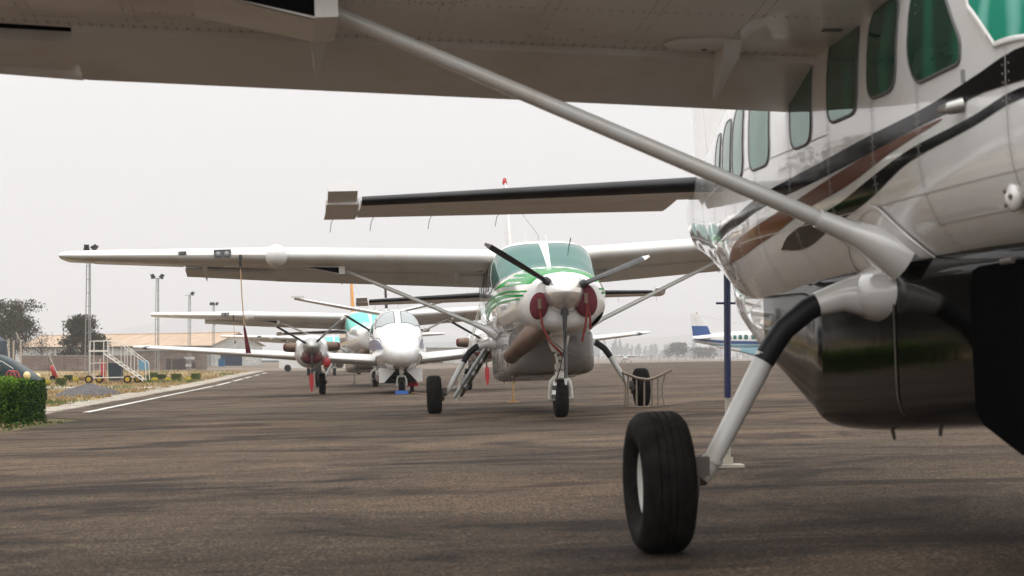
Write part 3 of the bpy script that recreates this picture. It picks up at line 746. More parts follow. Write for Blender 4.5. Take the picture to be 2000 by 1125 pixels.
    mb = MB(); mb.lathe([(0, .05), (.05, .05), (.052, .045), (.11, .04), (.14, .02)], (0, 6.5, 4.47), 'z', 12, 0); mb.build('beacon', REDLENS, fin)
    if c.get('finstripe'): c['finstripe'](fin, fs2)
    # ---- gear
    for sg in (-1, 1):
        sf = MB(); root_p = Vector((sg * .60, -.02, 1.23))
        sf.ell((sg * .60, .0, 1.175), (.235, .36, .15), 0, 28, 14); ff2 = lambda u, v, h=0: Vector((sg * (CB.side(u, v) + .006 + h), u, v)); ol = rpoly([Vector(p) for p in ((-.44, 1.16), (-.36, 1.36), (-.08, 1.47), (.22, 1.40), (.40, 1.22), (.42, 1.12))], .2, 5); fill(sf, ol, ff2, 0, 4); band(sf, ol, ff2, .018, 0, .006)
        sf.tube([(sg * .70, 0, 1.17), (sg * .88, 0, 1.165), (sg * 1.0, 0, 1.13)], [.125, .072, .058], 0, 20)
        gf = sf.build('gear_fairing', W, root, 60)
        pts = [(sg * .93, 0, 1.155), (sg * 1.04, 0, 1.11), (sg * 1.16, 0, 1.02), (sg * 1.22, 0, .94), (sg * 1.265, 0, .87)]
        lg = empty('main_gear_leg'); lg.parent = root
        MB().tube(pts, [.054, .055, .054, .053, .052], 0, 20).build('leg_sleeve', BOOT, lg)
        MB().tube([(sg * 1.25, 0, .90), (sg * 1.30, 0, .81), (sg * 1.54, 0, .395), (sg * 1.58, 0, .335)], [.050, .0495, .042, .039], 0, 20).tube([(sg * 1.52, 0, .43), (sg * 1.53, 0, .41)], .050, 0, 16).build('leg_tube', LEGP, lg)
        mb = MB(); mb.tube([(sg * 1.56, 0, .34), (sg * 1.80, 0, .33)], .035, 0, 12); mb.lathe([(0, .11), (.03, .115), (.045, .06)], (sg * 1.60 if sg > 0 else -1.645, 0, .33), 'x', 20)
        mb.box((sg * 1.60, -.09, .40), (.07, .06, .09)); mb.tube([(sg * 1.57, -.05, .38), (sg * 1.60, -.08, .44), (sg * 1.62, -.10, .36)], .012, 0, 6); mb.build('brake', RIVET, lg)
        wheel('main_wheel', (sg * 1.78, 0, .33), .33, .25, root, sg)
    # nose gear
    ng = empty('nose_gear'); ng.parent = root; Y = -4.02
    mb = MB(); mb.rings([[Vector((math.cos(a) * .19 * k, Y + .05 + math.sin(a) * .26 * k, z)) for a in [q * math.pi / 10 for q in range(20)]] for z, k in ((1.45, 1.1), (1.25, 1.0), (1.05, .72), (.98, .55))]); mb.build('gear_shroud', W, ng, 60)
    mb = MB(); mb.tube([(0, Y, 1.1), (0, Y - .01, .78)], .055, 0, 16); mb.tube([(0, Y, .80), (0, Y - .02, .58)], .075, 0, 16)
    for z in (.93, .84, .70): mb.tube([(0, Y, z + .02), (0, Y, z - .02)], .085, 1, 14)
    for s_ in (-1, 1): mb.tube([(s_ * .06, Y - .06, .94), (s_ * .045, Y - .15, .82), (s_ * .05, Y - .08, .70)], .018, 0, 8); mb.box((s_ * .075, Y - .02, .86), (.05, .08, .10), 1)
    mb.build('strut', [GEARW, EXH], ng)
    mb = MB()
    for s_ in (-1, 1): mb.tube([(0, Y - .02, .60), (s_ * .07, Y - .02, .595), (s_ * .135, Y - .02, .53), (s_ * .155, Y - .02, .42), (s_ * .16, Y - .02, .28)], [.045, .042, .036, .032, .034], 0, 12, up=(0, 1, 0))
    mb.tube([(-.19, Y - .02, .28), (.19, Y - .02, .28)], .032, 0, 12); mb.build('fork', GEARW, ng)
    wheel('nose_wheel', (0, Y - .02, .28), .285, .205, ng, -1)
    # ---- propeller
    hub = Vector((0, -5.17, 1.84)); pr = empty('propeller'); pr.parent = root
    MB().lathe([(0, .30), (-.06, .30), (-.14, .285), (-.24, .235), (-.33, .155), (-.39, .075), (-.415, .02)], (0, -5.0, 1.84), 'y', 40).build('spinner', c.get('spinner', SPINM), pr)
    for a in c.get('blades', (147, 21, -91)):
        mb = MB(); blade(mb, hub, R(a), 1.345, .205); d_ = Vector((math.cos(R(a)), 0, math.sin(R(a)))); mb.tube([hub + d_ * .24, hub + d_ * .34], [.055, .06], 0, 12); mb.build('blade', [BLADE, BLADET], pr)
    # ---- exhaust stack on the starboard side of the nose, intake oval to port
    mb = MB(); pts = [(-.28, -4.60, 1.36), (-.42, -4.62, 1.25), (-.56, -4.52, 1.12), (-.67, -4.36, 1.01), (-.74, -4.22, .94)]
    mb.tube(pts, [.16, .175, .15, .12, .12], 0, 24, 1.15); mb.tube([(-.737, -4.225, .943), (-.746, -4.21, .934)], [.105, .10], 1, 20, 1.15); mb.build('exhaust_stack', [EXH, DARK], root, 60)
    if detail:
        mb = MB()
        def fo(u, v, h=0):
            th = R(v); return CB.at(u, th) + CB.nrm(u, th) * .005
        fill(mb, [Vector((-4.62 + .24 * math.cos(a), -38 + 17 * math.sin(a))) for a in [k * math.pi / 14 for k in range(28)]], fo, 0, 4); mb.build('air_intake', DARK, root, 60)
    # antennas, pitot bits
    mb = MB()
    mb.rings([[Vector((s_ * .006, 1.6, 2.80)), Vector((s_ * .006, 1.78, 2.80)), Vector((s_ * .004, 1.76, 3.15)), Vector((s_ * .004, 1.70, 3.15))] for s_ in (-1, 1)])
    mb.rings([[Vector((.25 + s_ * .006, .2, 2.80)), Vector((.25 + s_ * .006, .32, 2.80)), Vector((.25 + s_ * .004, .31, 3.03)), Vector((.25 + s_ * .004, .27, 3.03))] for s_ in (-1, 1)])
    mb.tube([(.1, 0, 2.8), (.1, .05, 3.0), (0, 6.3, 4.3)], .0045, 1, 4); mb.build('antenna', [W, WIRE], root, None)
    mb = MB(); mb.tube([(.40, -2.1, 2.66), (.43, -2.2, 2.80)], .008, 0, 6); mb.build('temperature_probe', WIRE, root)
    return root

# ------------------------------------------------------------------ low wing twin turboprop
TBODY = Body([(-4.85, .05, 1.00, 1.06, 1.13, 2, 2), (-4.75, .22, .86, 1.06, 1.26, 2, 2), (-4.4, .42, .74, 1.10, 1.45, 2.1, 2.1), (-3.8, .56, .66, 1.15, 1.62, 2.2, 2.2), (-3.1, .65, .62, 1.20, 1.76, 2.3, 2.3), (-2.7, .69, .61, 1.24, 1.93, 2.3, 2.4),
    (-2.2, .71, .60, 1.30, 2.25, 2.3, 2.5), (-1.8, .72, .60, 1.32, 2.36, 2.4, 2.5), (0, .73, .60, 1.35, 2.42, 2.4, 2.5), (1.8, .70, .64, 1.38, 2.40, 2.4, 2.4), (3.2, .52, .90, 1.45, 2.28, 2.2, 2.2), (4.8, .30, 1.30, 1.62, 2.10, 2, 2), (6.4, .12, 1.62, 1.76, 1.95, 2, 2), (6.9, .03, 1.75, 1.8, 1.86, 2, 2)])
TW = [(.5, -1.35, 2.15, .92, .16, R(2)), (2.4, -1.25, 1.85, 1.08, .15, R(2)), (7.2, -.75, 1.0, 1.50, .12, R(1)), (7.5, -.6, .75, 1.53, .07, 0)]
NAC = Body([(-2.72, .36, .96, 1.30, 1.62, 2, 2), (-2.6, .43, .87, 1.29, 1.69, 2.1, 2.1), (-2.1, .50, .78, 1.27, 1.73, 2.2, 2.2), (-1.2, .50, .76, 1.25, 1.71, 2.2, 2.2), (0, .42, .84, 1.20, 1.55, 2.2, 2.2), (1.2, .22, 1.0, 1.12, 1.3, 2, 2), (1.9, .06, 1.08, 1.12, 1.18, 2, 2)])
def twin(name, mtx, label, group, c):
    root = empty(name, mat=mtx); tag(root, label, 'airplane', group)
    mb = MB(); TBODY.mesh(mb, 60, 40); fus = mb.build('fuselage', WHITE, root, 40)
    for sg in (1, -1):
        def fw(u, v, h=0):
            th = R(v) if sg > 0 else math.pi - R(v)
            return TBODY.at(u, th) + TBODY.nrm(u, th) * (.006 + h)
        ol = rpoly([Vector(p) for p in ((-2.62, 84), (-2.55, 50), (-2.15, 30), (-1.88, 42), (-1.95, 66), (-2.05, 84))], .07, 4); d2 = []
        for i in range(len(ol)):
            a, b = ol[i], ol[(i + 1) % len(ol)]; k = max(1, int(abs(b.y - a.y) / 5))
            for j in range(k): d2.append(a + (b - a) * j / k)
        mb = MB(); fill(mb, d2, fw, 0, 6); ws = mb.build('windshield', c.get('wglass', GL_WHITE), root, 60)
        mb = MB(); cen = sum(d2, Vector((0, 0))) / len(d2)
        mb.rings([[fw(*(cen + Vector(((p.x - cen.x) * o_, (p.y - cen.y) * o_))), hh) for p in d2] for o_, hh in ((.98, 0), (1.0, .006), (1.04, .006), (1.05, -.008))], 0, (False, False)); mb.build('windshield_frame', FRAME, ws, 60)
        def fs_(u, v, h=0): return Vector((sg * (TBODY.side(u, v) + .004 + h), u, v))
        for a, b in ((-1.75, -1.3), (-1.0, -.6), (-.3, .1), (.4, .8), (1.1, 1.5)):
            mb = MB(); fill(mb, rpoly([Vector(p) for p in ((a, 2.05), (b, 2.05), (b, 1.70), (a, 1.70))], .1, 3), fs_, 0, 3); mb.build('cabin_window', c.get('glass', GL_CAB), root, 60)
    mb = MB(); gold = MB()
    for sg in (-1, 1):
        stripe(mb, TBODY, [(-4.1, 1.235), (-2.6, 1.225), (3, 1.34)], [(-4.1, 1.245), (-3.4, 1.43), (-2.6, 1.52), (3, 1.44)], sg, 0, .004, 30)
        stripe(mb, TBODY, [(-4.3, 1.20), (5, 1.24)], [(-4.3, 1.208), (5, 1.258)], sg, 1, .004, 30); stripe(mb, TBODY, [(-4.2, 1.26), (-2.8, 1.55), (0, 1.55)], [(-4.2, 1.27), (-2.8, 1.565), (0, 1.565)], sg, 1, .005, 30)
    mb.build('side_stripe', [c.get('stripe', PURPLE), BLACK], root, 60)
    # pod under the belly and open nose gear doors
    pb = Body([(-3.2, .02, .50, .52, .56, 2, 2), (-2.9, .45, .34, .5, .70, 4, 3), (-2.4, .56, .28, .5, .74, 5, 5), (0, .58, .28, .5, .74, 5, 5), (2.0, .5, .25, .5, .7, 4, 4), (2.9, .2, .6, .66, .75, 2, 2)])
    mb = MB(); pb.mesh(mb, 30, 32); mb.build('belly_pod', BLACK, root, 40)
    for sg in (-1, 1):
        mb = MB(); mb.rings([[Vector((sg * .60, y, .72)), Vector((sg * .60, y, .32)), Vector((sg * .46, y, .32)), Vector((sg * .10, y, .70))] for y in (-3.34, -3.30)]); mb.build('gear_door', WHITE, root, 30)
        mb = MB(); surf(mb, mirror(sub(TW, .5, 7.5), sg), n=14); wing = mb.build('wing', WHITE2, root, 40)
        mb = MB(); surf(mb, mirror([(x, y - .004, ch, z, t * 1.05, i) for x, y, ch, z, t, i in sub(TW, 2.95, 7.1)], sg), 0, .05); mb.build('leading_edge', c.get('boot', WHITE2), wing)
        mb = MB(); p = sec_at(TW, 7.1); mb.ell((sg * 7.1, p[1] + .05, p[3]), (.16, .05, .05)); mb.build('landing_light', [LENS], wing)
        # nacelle
        mb = MB(); NAC.mesh(mb, 40, 32); mb.v = [(v[0] + sg * 2.42, v[1], v[2]) for v in mb.v]; nac = mb.build('engine_nacelle', WHITE, root, 40)
        mb = MB(); mb.ell((sg * 2.42, -2.66, 1.12), (.34, .12, .25), 0); mb.ell((sg * 2.42, -2.72, 1.05), (.26, .10, .13), 1); mb.build('engine_intake', [EXH, RED], nac, 60)
        for s_ in (-1, 1):
            mb = MB(); mb.tube([(sg * 2.42 + s_ * .40, -2.36, 1.36), (sg * 2.42 + s_ * .56, -2.38, 1.37), (sg * 2.42 + s_ * .70, -2.30, 1.37)], [.13, .135, .12], 0, 16); mb.tube([(sg * 2.42 + s_ * .685, -2.31, 1.37), (sg * 2.42 + s_ * .75, -2.28, 1.37)], [.125, .11], 1, 16); mb.build('exhaust_stub', [EXH, RED], nac, 60)
        pr = empty('propeller'); pr.parent = nac; hub = Vector((sg * 2.42, -2.95, 1.38))
        MB().lathe([(0, .25), (-.06, .25), (-.2, .21), (-.33, .13), (-.42, .05), (-.43, .01)], (sg * 2.42, -2.74, 1.38), 'y', 32).build('spinner', STEEL, pr)
        for a in (149, 41, -90):
            mb = MB(); blade(mb, hub, R(a), 1.18, .17); mb.build('blade', [BLADE, BLADET], pr)
        # main gear
        gl = empty('main_gear_leg'); gl.parent = root; X = sg * 2.14
        mb = MB(); mb.tube([(X + sg * .06, 0, 1.0), (X + sg * .06, 0, .42)], .055, 0, 14); mb.tube([(X + sg * .06, 0, .5), (X - sg * .12, 0, .38), (X - sg * .12, 0, .3)], .03); mb.tube([(X + sg * .06, .25, .95), (X + sg * .06, .02, .5)], .025); mb.build('leg_tube', GEARW, gl)
        mb = MB(); mb.box((X + sg * .30, 0, .72), (.02, .62, .46)); mb.build('wheel_door', DARK if sg < 0 else WHITE, gl, 20)
        wheel('main_wheel', (X, 0, .31), .31, .2, root, sg)
        # tailplane with dihedral
        ts = [(.05, 5.1, 1.25, 2.42, .10, 0), (2.93, 5.65, .78, 3.02, .09, 0)]
        mb = MB(); surf(mb, mirror(ts, sg), 0, .62, cam=0); tp = mb.build('stabilizer', WHITE2, root)
        mb = MB(); surf(mb, mirror(ts, sg), .63, 1, cam=0, bend=R(7)); mb.box((sg * 2.82, 5.62, 3.05), (.42, .18, .05)); mb.build('elevator', WHITE2, tp)
    mb = MB(); surf(mb, [(0, 4.5, 2.3, 1.9, .09, 0), (0, 5.2, 1.5, 2.6, .09, 0), (0, 6.1, .9, 4.0, .07, 0)], 0, .62, cam=0, vert=True); fin = mb.build('fin', WHITE, root)
    mb = MB(); surf(mb, [(0, 4.5, 2.3, 1.9, .09, 0), (0, 5.2, 1.5, 2.6, .09, 0), (0, 6.1, .9, 4.0, .07, 0)], .63, 1, cam=0, vert=True); mb.build('rudder', WHITE, fin)
    mb = MB(); surf(mb, [(0, 5.185, 1.5, 2.6, .10, 0), (0, 6.09, .9, 4.0, .08, 0)], 0, .06, cam=0, vert=True); mb.build('deice_boot', BOOT, fin)
    ng = empty('nose_gear'); ng.parent = root
    mb = MB(); mb.tube([(0, -3.75, .75), (0, -3.78, .46)], .045, 0, 12)
    for s_ in (-1, 1): mb.tube([(0, -3.78, .50), (s_ * .09, -3.78, .48), (s_ * .12, -3.78, .40), (s_ * .125, -3.78, .23)], .028, 0, 8); mb.tube([(s_ * .05, -3.85, .66), (s_ * .03, -3.92, .56), (s_ * .04, -3.84, .48)], .014, 0, 6)
    mb.box((0, -3.86, .62), (.12, .08, .12)); mb.build('fork', GEARW, ng)
    wheel('nose_wheel', (0, -3.78, .23), .23, .16, ng)
    return root

# ------------------------------------------------------------------ the fleet
def zt(y): return interp(CB.t, y)[3]
def top(y): return zt(y) - .0006
# airplane 1: in the foreground, black, grey and bronze stripes
NEAR_STRIPES = [
    ('upper_stripe', BLACK, [([(-5.0, 1.70), (-2.17, 1.865), (-1.75, 1.87), (-1.64, 1.85), (-1.17, 1.83), (-.48, 1.79), (.35, 1.75), (1.2, 1.72), (2.2, 1.66), (3.6, 1.62)], [(-5.0, 1.90), (-2.17, 1.985), (-1.74, 1.94), (-1.17, 1.895), (-.49, 1.87), (.33, 1.83), (1.34, 1.785), (2.2, 1.72), (3.6, 1.66)])]),
    ('lower_stripe', BLACK, [([(-5.0, 1.66), (-2.17, 1.80), (-1.73, 1.755), (-1.01, 1.70), (-.39, 1.59), (.2, 1.52), (.95, 1.44), (1.3, 1.46)], [(-5.0, 1.71), (-2.17, 1.84), (-1.73, 1.795), (-1.02, 1.75), (-.45, 1.68), (.07, 1.61), (.6, 1.57), (1.09, 1.52), (1.3, 1.46)])]),
    ('bronze_stripe', BRONZE, [([(-1.4, 1.822), (-.83, 1.77), (-.06, 1.675), (.58, 1.63), (1.53, 1.53), (2.51, 1.47), (3.0, 1.46)], [(-1.4, 1.83), (-.84, 1.81), (-.08, 1.76), (.74, 1.69), (1.65, 1.62), (2.40, 1.57), (3.0, 1.46)])])]
NEAR_WIN = [(-.86, -.47, 2.03, 2.43), (-.31, .16, 2.0, 2.42), (.46, .84, 1.95, 2.40), (1.29, 1.74, 1.93, 2.37), (1.93, 2.27, 1.93, 2.34), (2.37, 2.68, 1.96, 2.31), (2.84, 3.1, 1.98, 2.28)]
NEAR_COCK = [(-1.02, 2.52), (-1.02, 2.13), (-1.12, 2.01), (-1.62, 2.02), (-1.63, 2.10), (-1.25, 2.52)]
def near_panel(pod):  # black panel over the near pod's outer side, one even black
    DB = mat('panel_black', (.003, .003, .003), .5, spec=0)
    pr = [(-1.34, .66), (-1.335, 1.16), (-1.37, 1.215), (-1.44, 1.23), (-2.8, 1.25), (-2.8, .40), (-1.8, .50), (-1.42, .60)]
    mb = MB(); mb.rings([[Vector((-.722, y, z)) for y, z in pr], [Vector((-.745, y, z)) for y, z in pr]]); dr = mb.build('pod_panel', DB, pod, 20)
    for y in (-1.7, -2.3): MB().tube([(-.75, y, 1.235), (-.75, y - .12, 1.235)], .012, 0, 8).build('hinge', RIVET, dr)
    def fp(u, v, h=0): return Vector((-(PB.side(u, v) + .003 + h), u, v))
    for y in (-.28,):
        mb = MB(); mb.rings([[fp(y + d_, .56 + .7 * k / 12, h_) for k in range(13)] for d_, h_ in ((0, 0), (.004, .004), (.016, .004), (.02, 0))], closed=False); mb.build('seam_strip', mat('seam_brown', (.05, .042, .03), .5), pod)
P1 = plane_matrix(2.46, 9.15, R(7), R(1.9))
near = caravan('turboprop_airplane', P1, 'white airplane in the foreground with black and bronze stripes and its long wing strut', 'high wing airplanes',
    dict(stripes=NEAR_STRIPES, cabwin=NEAR_WIN, cockpoly=NEAR_COCK, podmat=POD_D, door=near_panel, wglass=GL_TEAL))
mb = MB(); q = Vector((-CB.side(-1.98, 1.46) - .01, -1.98, 1.46)); mb.ell(q, (.03, .055, .055), 0, 18, 8)
for k in range(3): mb.ell(q + Vector((-.028, .03 * math.cos(k * 2.1 + 1), .03 * math.sin(k * 2.1 + 1))), (.008, .011, .011), 1, 8, 4)
mb.build('fuel_drain', [WHITE, RIVET], near, 60)
q = Vector((-CB.side(-1.64, 1.85), -1.64, 1.85)); MB().tube([q, q + Vector((-.05, .01, -.01)), q + Vector((-.06, .10, -.005))], [.03, .026, .012], 0, 12).build('door_handle', STEEL, near)
q = Vector((-CB.side(-1.66, 1.98), -1.66, 1.96)); MB().box(q, (.02, .02, .05)).build('door_latch', GALV, near, 20)
# airplane 2: green cowling
yy = [-5.0, -4.8, -4.4, -3.8, -3.2, -2.96]
GREEN_ST = [('cowl_stripe', GREEN, [
    ([(-4.96, 1.98), (-4.4, 1.99), (-3.6, 2.0), (-2.96, 2.02)], [(-4.96, 3), (-2.96, 3)]), ([(-2.96, 2.02), (-2.1, 1.98)], [(-2.96, 2.15), (-2.55, 2.03), (-2.1, 1.985)]),
    ([(-4.96, 1.86), (-3.4, 1.90), (-1.9, 1.86), (0, 1.76)], [(-4.96, 1.885), (-3.4, 1.93), (-1.9, 1.90), (0, 1.84)]),
    ([(-4.9, 1.80), (-3.4, 1.82), (-1.9, 1.77), (0, 1.64)], [(-4.9, 1.83), (-3.4, 1.87), (-1.9, 1.84), (0, 1.74)]),
    ([(-4.8, 1.755), (-3.4, 1.76), (-1.9, 1.70), (0, 1.52)], [(-4.8, 1.775), (-3.4, 1.79), (-1.9, 1.75), (0, 1.61)])])]
P2 = plane_matrix(.46, 32.9, R(4), R(2.0))
green = caravan('turboprop_airplane', P2, 'white airplane with green nose stripes and red engine inlet covers', 'high wing airplanes',
    dict(stripes=GREEN_ST, fuel_label=True, frame=WHITE))
# airplane 3: low wing twin
P3 = plane_matrix(-3.40, 56.3, R(6), R(1.7))
tw = twin('twin_airplane', P3, 'white low wing twin engine airplane with purple nose stripe', 'low wing airplanes', {})
# airplane 4 and those behind it
P4 = plane_matrix(-5.5, 72.6, R(9), R(1.6))
caravan('turboprop_airplane', P4, 'white high wing airplane with cyan windshield and yellow tail fin behind the twin', 'high wing airplanes', dict(wglass=GL_CYAN, fin=YELLOW), 1)
P5 = plane_matrix(-12.7, 137, R(6), R(.8))
caravan('turboprop_airplane', P5, 'distant white high wing airplane with teal windshield, half hidden behind the twin engine', 'high wing airplanes', dict(wglass=GL_CYAN), 1)
# tail of a blue and white airplane across the field, seen from the side
def bluefin(fin, fs2):
    mb = MB(); surf(mb, [(0, y - .01, ch * 1.005, z, .10, 0) for z, y, ch in [(2.36, 5.0, 1.92), (2.75, 5.22, 1.72), (3.3, 5.52, 1.50)]], 0, .995, cam=0, vert=True); mb.build('fin_stripe', BLUE, fin)
BL = [('side_stripe', BLUE, [([(-4.8, 1.55), (3, 1.60), (6.8, 1.96)], [(-4.8, 1.80), (3, 1.88), (6.8, 2.08)])]), ('belly_stripe', LBLUE, [([(-3, 1.19), (3, 1.26), (5, 1.55)], [(-3, 1.5), (3, 1.56), (5, 1.62)])])]
P6 = plane_matrix(24.0, 182, R(92), 0)
caravan('turboprop_airplane', P6, 'white and blue airplane seen side on beyond the apron, tail to the left', 'high wing airplanes', dict(stripes=BL, finstripe=bluefin, podmat=LBLUE), 1)
P7 = plane_matrix(31, 520, R(-12), 0) @ Matrix.Scale(.70, 4)
caravan('light_airplane', P7, 'tiny pale airplane far off in front of the hazy trees', 'far airplanes', dict(pod=False, radar=False), 0)

# ------------------------------------------------------------------ loose gear round the airplanes
def on(M, x, y, z): return M @ Vector((x, y, z))
def tail_stand(M, pole, foot, h, label, r=.03):
    p = on(M, 0, 6.15, 0); g = gz(p.x, p.y)
    o = empty('tail_stand', (p.x, p.y, g)); tag(o, label, 'tail stand', 'tail stands')
    MB().tube([(0, 0, .55), (0, 0, h)], r, 0, 12).build('pole', pole, o)
    mb = MB().tube([(0, 0, .02), (0, 0, .56)], r * .8, 0, 12); mb.box((0, 0, .012), (.24, .20, .024)); mb.box((-.0, 0, .05), (.08, .02, .06)); mb.build('foot', foot, o, 20)
    mb = MB().tube([(-.09, 0, 1.30), (.13, 0, 1.30)], .009, 0, 8).tube([(.10, 0, 1.27), (.11, 0, 1.34)], .014, 0, 8); mb.build('locking_pin', pole if pole is not GEARW else RIVET, o)
    return o
DBLUE = mat('dark_blue_enamel', (.008, .018, .10), .35, coat=.5, var=.2)
OCHRE = mat('ochre_enamel', (.45, .27, .10), .5, var=.2)
CREAM = mat('cream_enamel', (.50, .46, .38), .5, var=.2, vscale=12)
q = on(P1, 0, 6.15, 1.62); tail_stand(P1, DBLUE, CREAM, q.z - gz(q.x, q.y), 'dark blue tail stand with a cream foot under the foreground airplane', .028)
q = on(P2, 0, 6.15, 1.62); tail_stand(P2, OCHRE, OCHRE, q.z - gz(q.x, q.y), 'ochre tail stand on the asphalt under the green nosed airplane', .026)
q = on(P4, 0, 6.15, 1.62); tail_stand(P4, RIVET, RIVET, q.z - gz(q.x, q.y), 'thin dark tail stand under the airplane with the yellow fin', .024)
# inlet covers with pull straps on airplane 2
def inlet_cover(M, cx, cz, rx, rz, label, straps, tilt):
    o = empty('inlet_cover', mat=M @ Matrix.Translation((cx, -5.12, cz))); tag(o, label, 'inlet cover', 'red covers in the nose inlets')
    mb = MB(); mb.ell((0, .03, 0), (rx, .085, rz), 0, 28, 14, Matrix.Rotation(R(tilt), 3, 'Y')); mb.build('plug', RED, o, 60)
    mb = MB(); mb.box((0, -.07, .03), (.05, .03, .15)); mb.build('handle', EXH, o, 20)
    for st in straps:
        mb = MB(); pts = [Vector(p) for p in st]; mb.tube(pts, .009, 0, 8, 1.9, up=(1, 0, 0)); mb.build('strap', REDSTRAP, o)
inlet_cover(P2, -.37, 1.65, .135, .20, 'round red inlet cover left of the green nosed airplane\'s spinner', [[(0, -.06, -.06), (.04, -.06, -.30), (.13, -.03, -.52), (.30, -.02, -.70), (.34, 0, -.74)]], 10)
inlet_cover(P2, .31, 1.71, .175, .25, 'larger red inlet cover right of the green nosed airplane\'s spinner, behind a propeller blade', [[(.02, -.06, -.05), (-.01, -.05, -.3), (-.07, .0, -.60)], [(.02, -.06, -.1), (.05, -.05, -.25), (.06, .0, -.42)]], -8)
# propeller tie strap of airplane 2
o = empty('propeller_strap', mat=P2 @ Matrix.Translation((0, -5.2, 0))); tag(o, 'thin strap tying the lower propeller blade of the green nosed airplane, with a tag', 'strap')
MB().tube([(.02, -.02, 1.28), (-.04, .0, 1.0), (-.09, .1, .75), (-.16, .3, .50)], .010, 0, 6, 1.6).build('webbing', WIRE, o)
MB().tube([(-.36, .1, 1.42), (-.22, .1, 1.16), (-.02, .1, .98), (.16, .6, .93)], .008, 0, 6).build('cord', WIRE, o)
mb = MB()
for k in range(4): mb.box((-.165 - .008 * k, .28, .52 - .065 * k), (.055, .03, .062), k % 2, Matrix.Rotation(R(8), 3, 'Y'))
mb.build('checked_tag', [WHITE, WIRE], o, None)
# pitot cover streamers
def streamer(M, x, l1, l2, label, name='pitot_cover'):
    p = sec_at(WSEC, abs(x)); o = empty(name, mat=M @ Matrix.Translation((x, p[1] - .05, p[3] - .02))); tag(o, label, 'pitot cover', 'pitot covers with red streamers')
    MB().tube([(0, -.03, .0), (0, -.10, -.10), (0, -.11, -.24)], [.03, .02, .014], 0, 8).build('sleeve', BOOT, o)
    MB().tube([(0, -.11, -.2), (.01, -.11, -.2 - l1 * .5), (.03, -.11, -.2 - l1)], .010, 0, 6, 1.5).build('cord', TAN, o)
    mb = MB(); z = -.2 - l1; mb.rings([[Vector((.03 + a * w_, -.11 + b * .006, z - d_)) for a, b in ((-1, -1), (1, -1), (1, 1), (-1, 1))] for w_, d_ in ((.008, 0), (.02, .06), (.024, l2 * .4), (.034, l2 * .7), (.045, l2))]); mb.v = [(v[0] + (z - v[2]) * .13, v[1], v[2]) for v in mb.v]; mb.build('red_streamer', RED, o, 20)
streamer(P2, -4.92, .95, .46, 'long tan cord with a dark red streamer hanging from the green nosed airplane\'s wing')
streamer(P4, -4.92, .72, .10, 'thin dark cord hanging from the wing of the airplane with cyan windshield')
o = empty('propeller_cover', mat=P3 @ Matrix.Translation((-2.42, -3.05, .0))); tag(o, 'red streamer hanging under the left engine of the twin engine airplane', 'streamer', 'red streamers on the twin engine airplane')
MB().tube([(-.02, 0, 1.30), (-.02, .02, .62)], .008, 0, 5).build('cord', WIRE, o); mb = MB(); mb.rings([[Vector((-.03 + a * w_, b * .01, z)) for a, b in ((-1, -1), (1, -1), (1, 1), (-1, 1))] for w_, z in ((.02, .64), (.06, .58), (.065, .35), (.02, .12))]); mb.build('red_streamer', REDP, o, 20)
o = empty('propeller_cover', mat=P3 @ Matrix.Translation((2.42, -3.05, .0))); tag(o, 'red streamer hanging under the right engine of the twin, beside the green nosed airplane\'s pod', 'streamer', 'red streamers on the twin engine airplane')
MB().tube([(-.02, 0, 1.30), (-.02, .02, .66)], .008, 0, 5).build('cord', WIRE, o); mb = MB(); mb.rings([[Vector((-.0 + a * w_, b * .01, z)) for a, b in ((-1, -1), (1, -1), (1, 1), (-1, 1))] for w_, z in ((.02, .68), (.06, .62), (.065, .40), (.02, .16))]); mb.build('red_streamer', REDP, o, 20)
o = empty('vent_cover', mat=P3 @ Matrix.Translation((-2.02, -2.6, .93))); tag(o, 'small red plug low on the twin\'s left engine cowling', 'vent cover')
MB().ell((0, 0, 0), (.12, .06, .15), 0, 16, 8).build('plug', REDP, o); MB().tube([(-.05, -.05, -.05), (-.12, -.05, -.16)], .012).build('tab', TAN, o)
# blue and red chocks by the twin's nose wheel
for dx, dy, m_, lb in ((-.02, -.32, mat('blue_chock', (.01, .09, .36), .5), 'blue wheel chock in front of the twin engine airplane\'s nose wheel'), (.36, 1.6, REDP, 'red wheel chock behind the twin engine airplane\'s nose wheel')):
    p = on(P3, dx, -3.78 + dy, 0); o = empty('wheel_chock', (p.x, p.y, gz(p.x, p.y))); tag(o, lb, 'wheel chock', 'wheel chocks at the twin')
    if dx > 0: o.location.z += .18
    mb = MB(); mb.rings([[Vector((x, -.06, 0)), Vector((x, .06, 0)), Vector((x, .03, .10)), Vector((x, -.03, .10))] for x in (-.17, .17)]); mb.build('wedge', m_, o, 20)
    mb = MB(); mb.tube([(.26, 0, .05), (.55, .02, .02), (.9, .0, .015)], .006, 0, 5); 
    if dx < 0: mb.build('rope', TAN, o)
    else:
        mb.box((0, 0, -.09), (.1, .1, .18)); mb.build('post', DARK, o, 20)
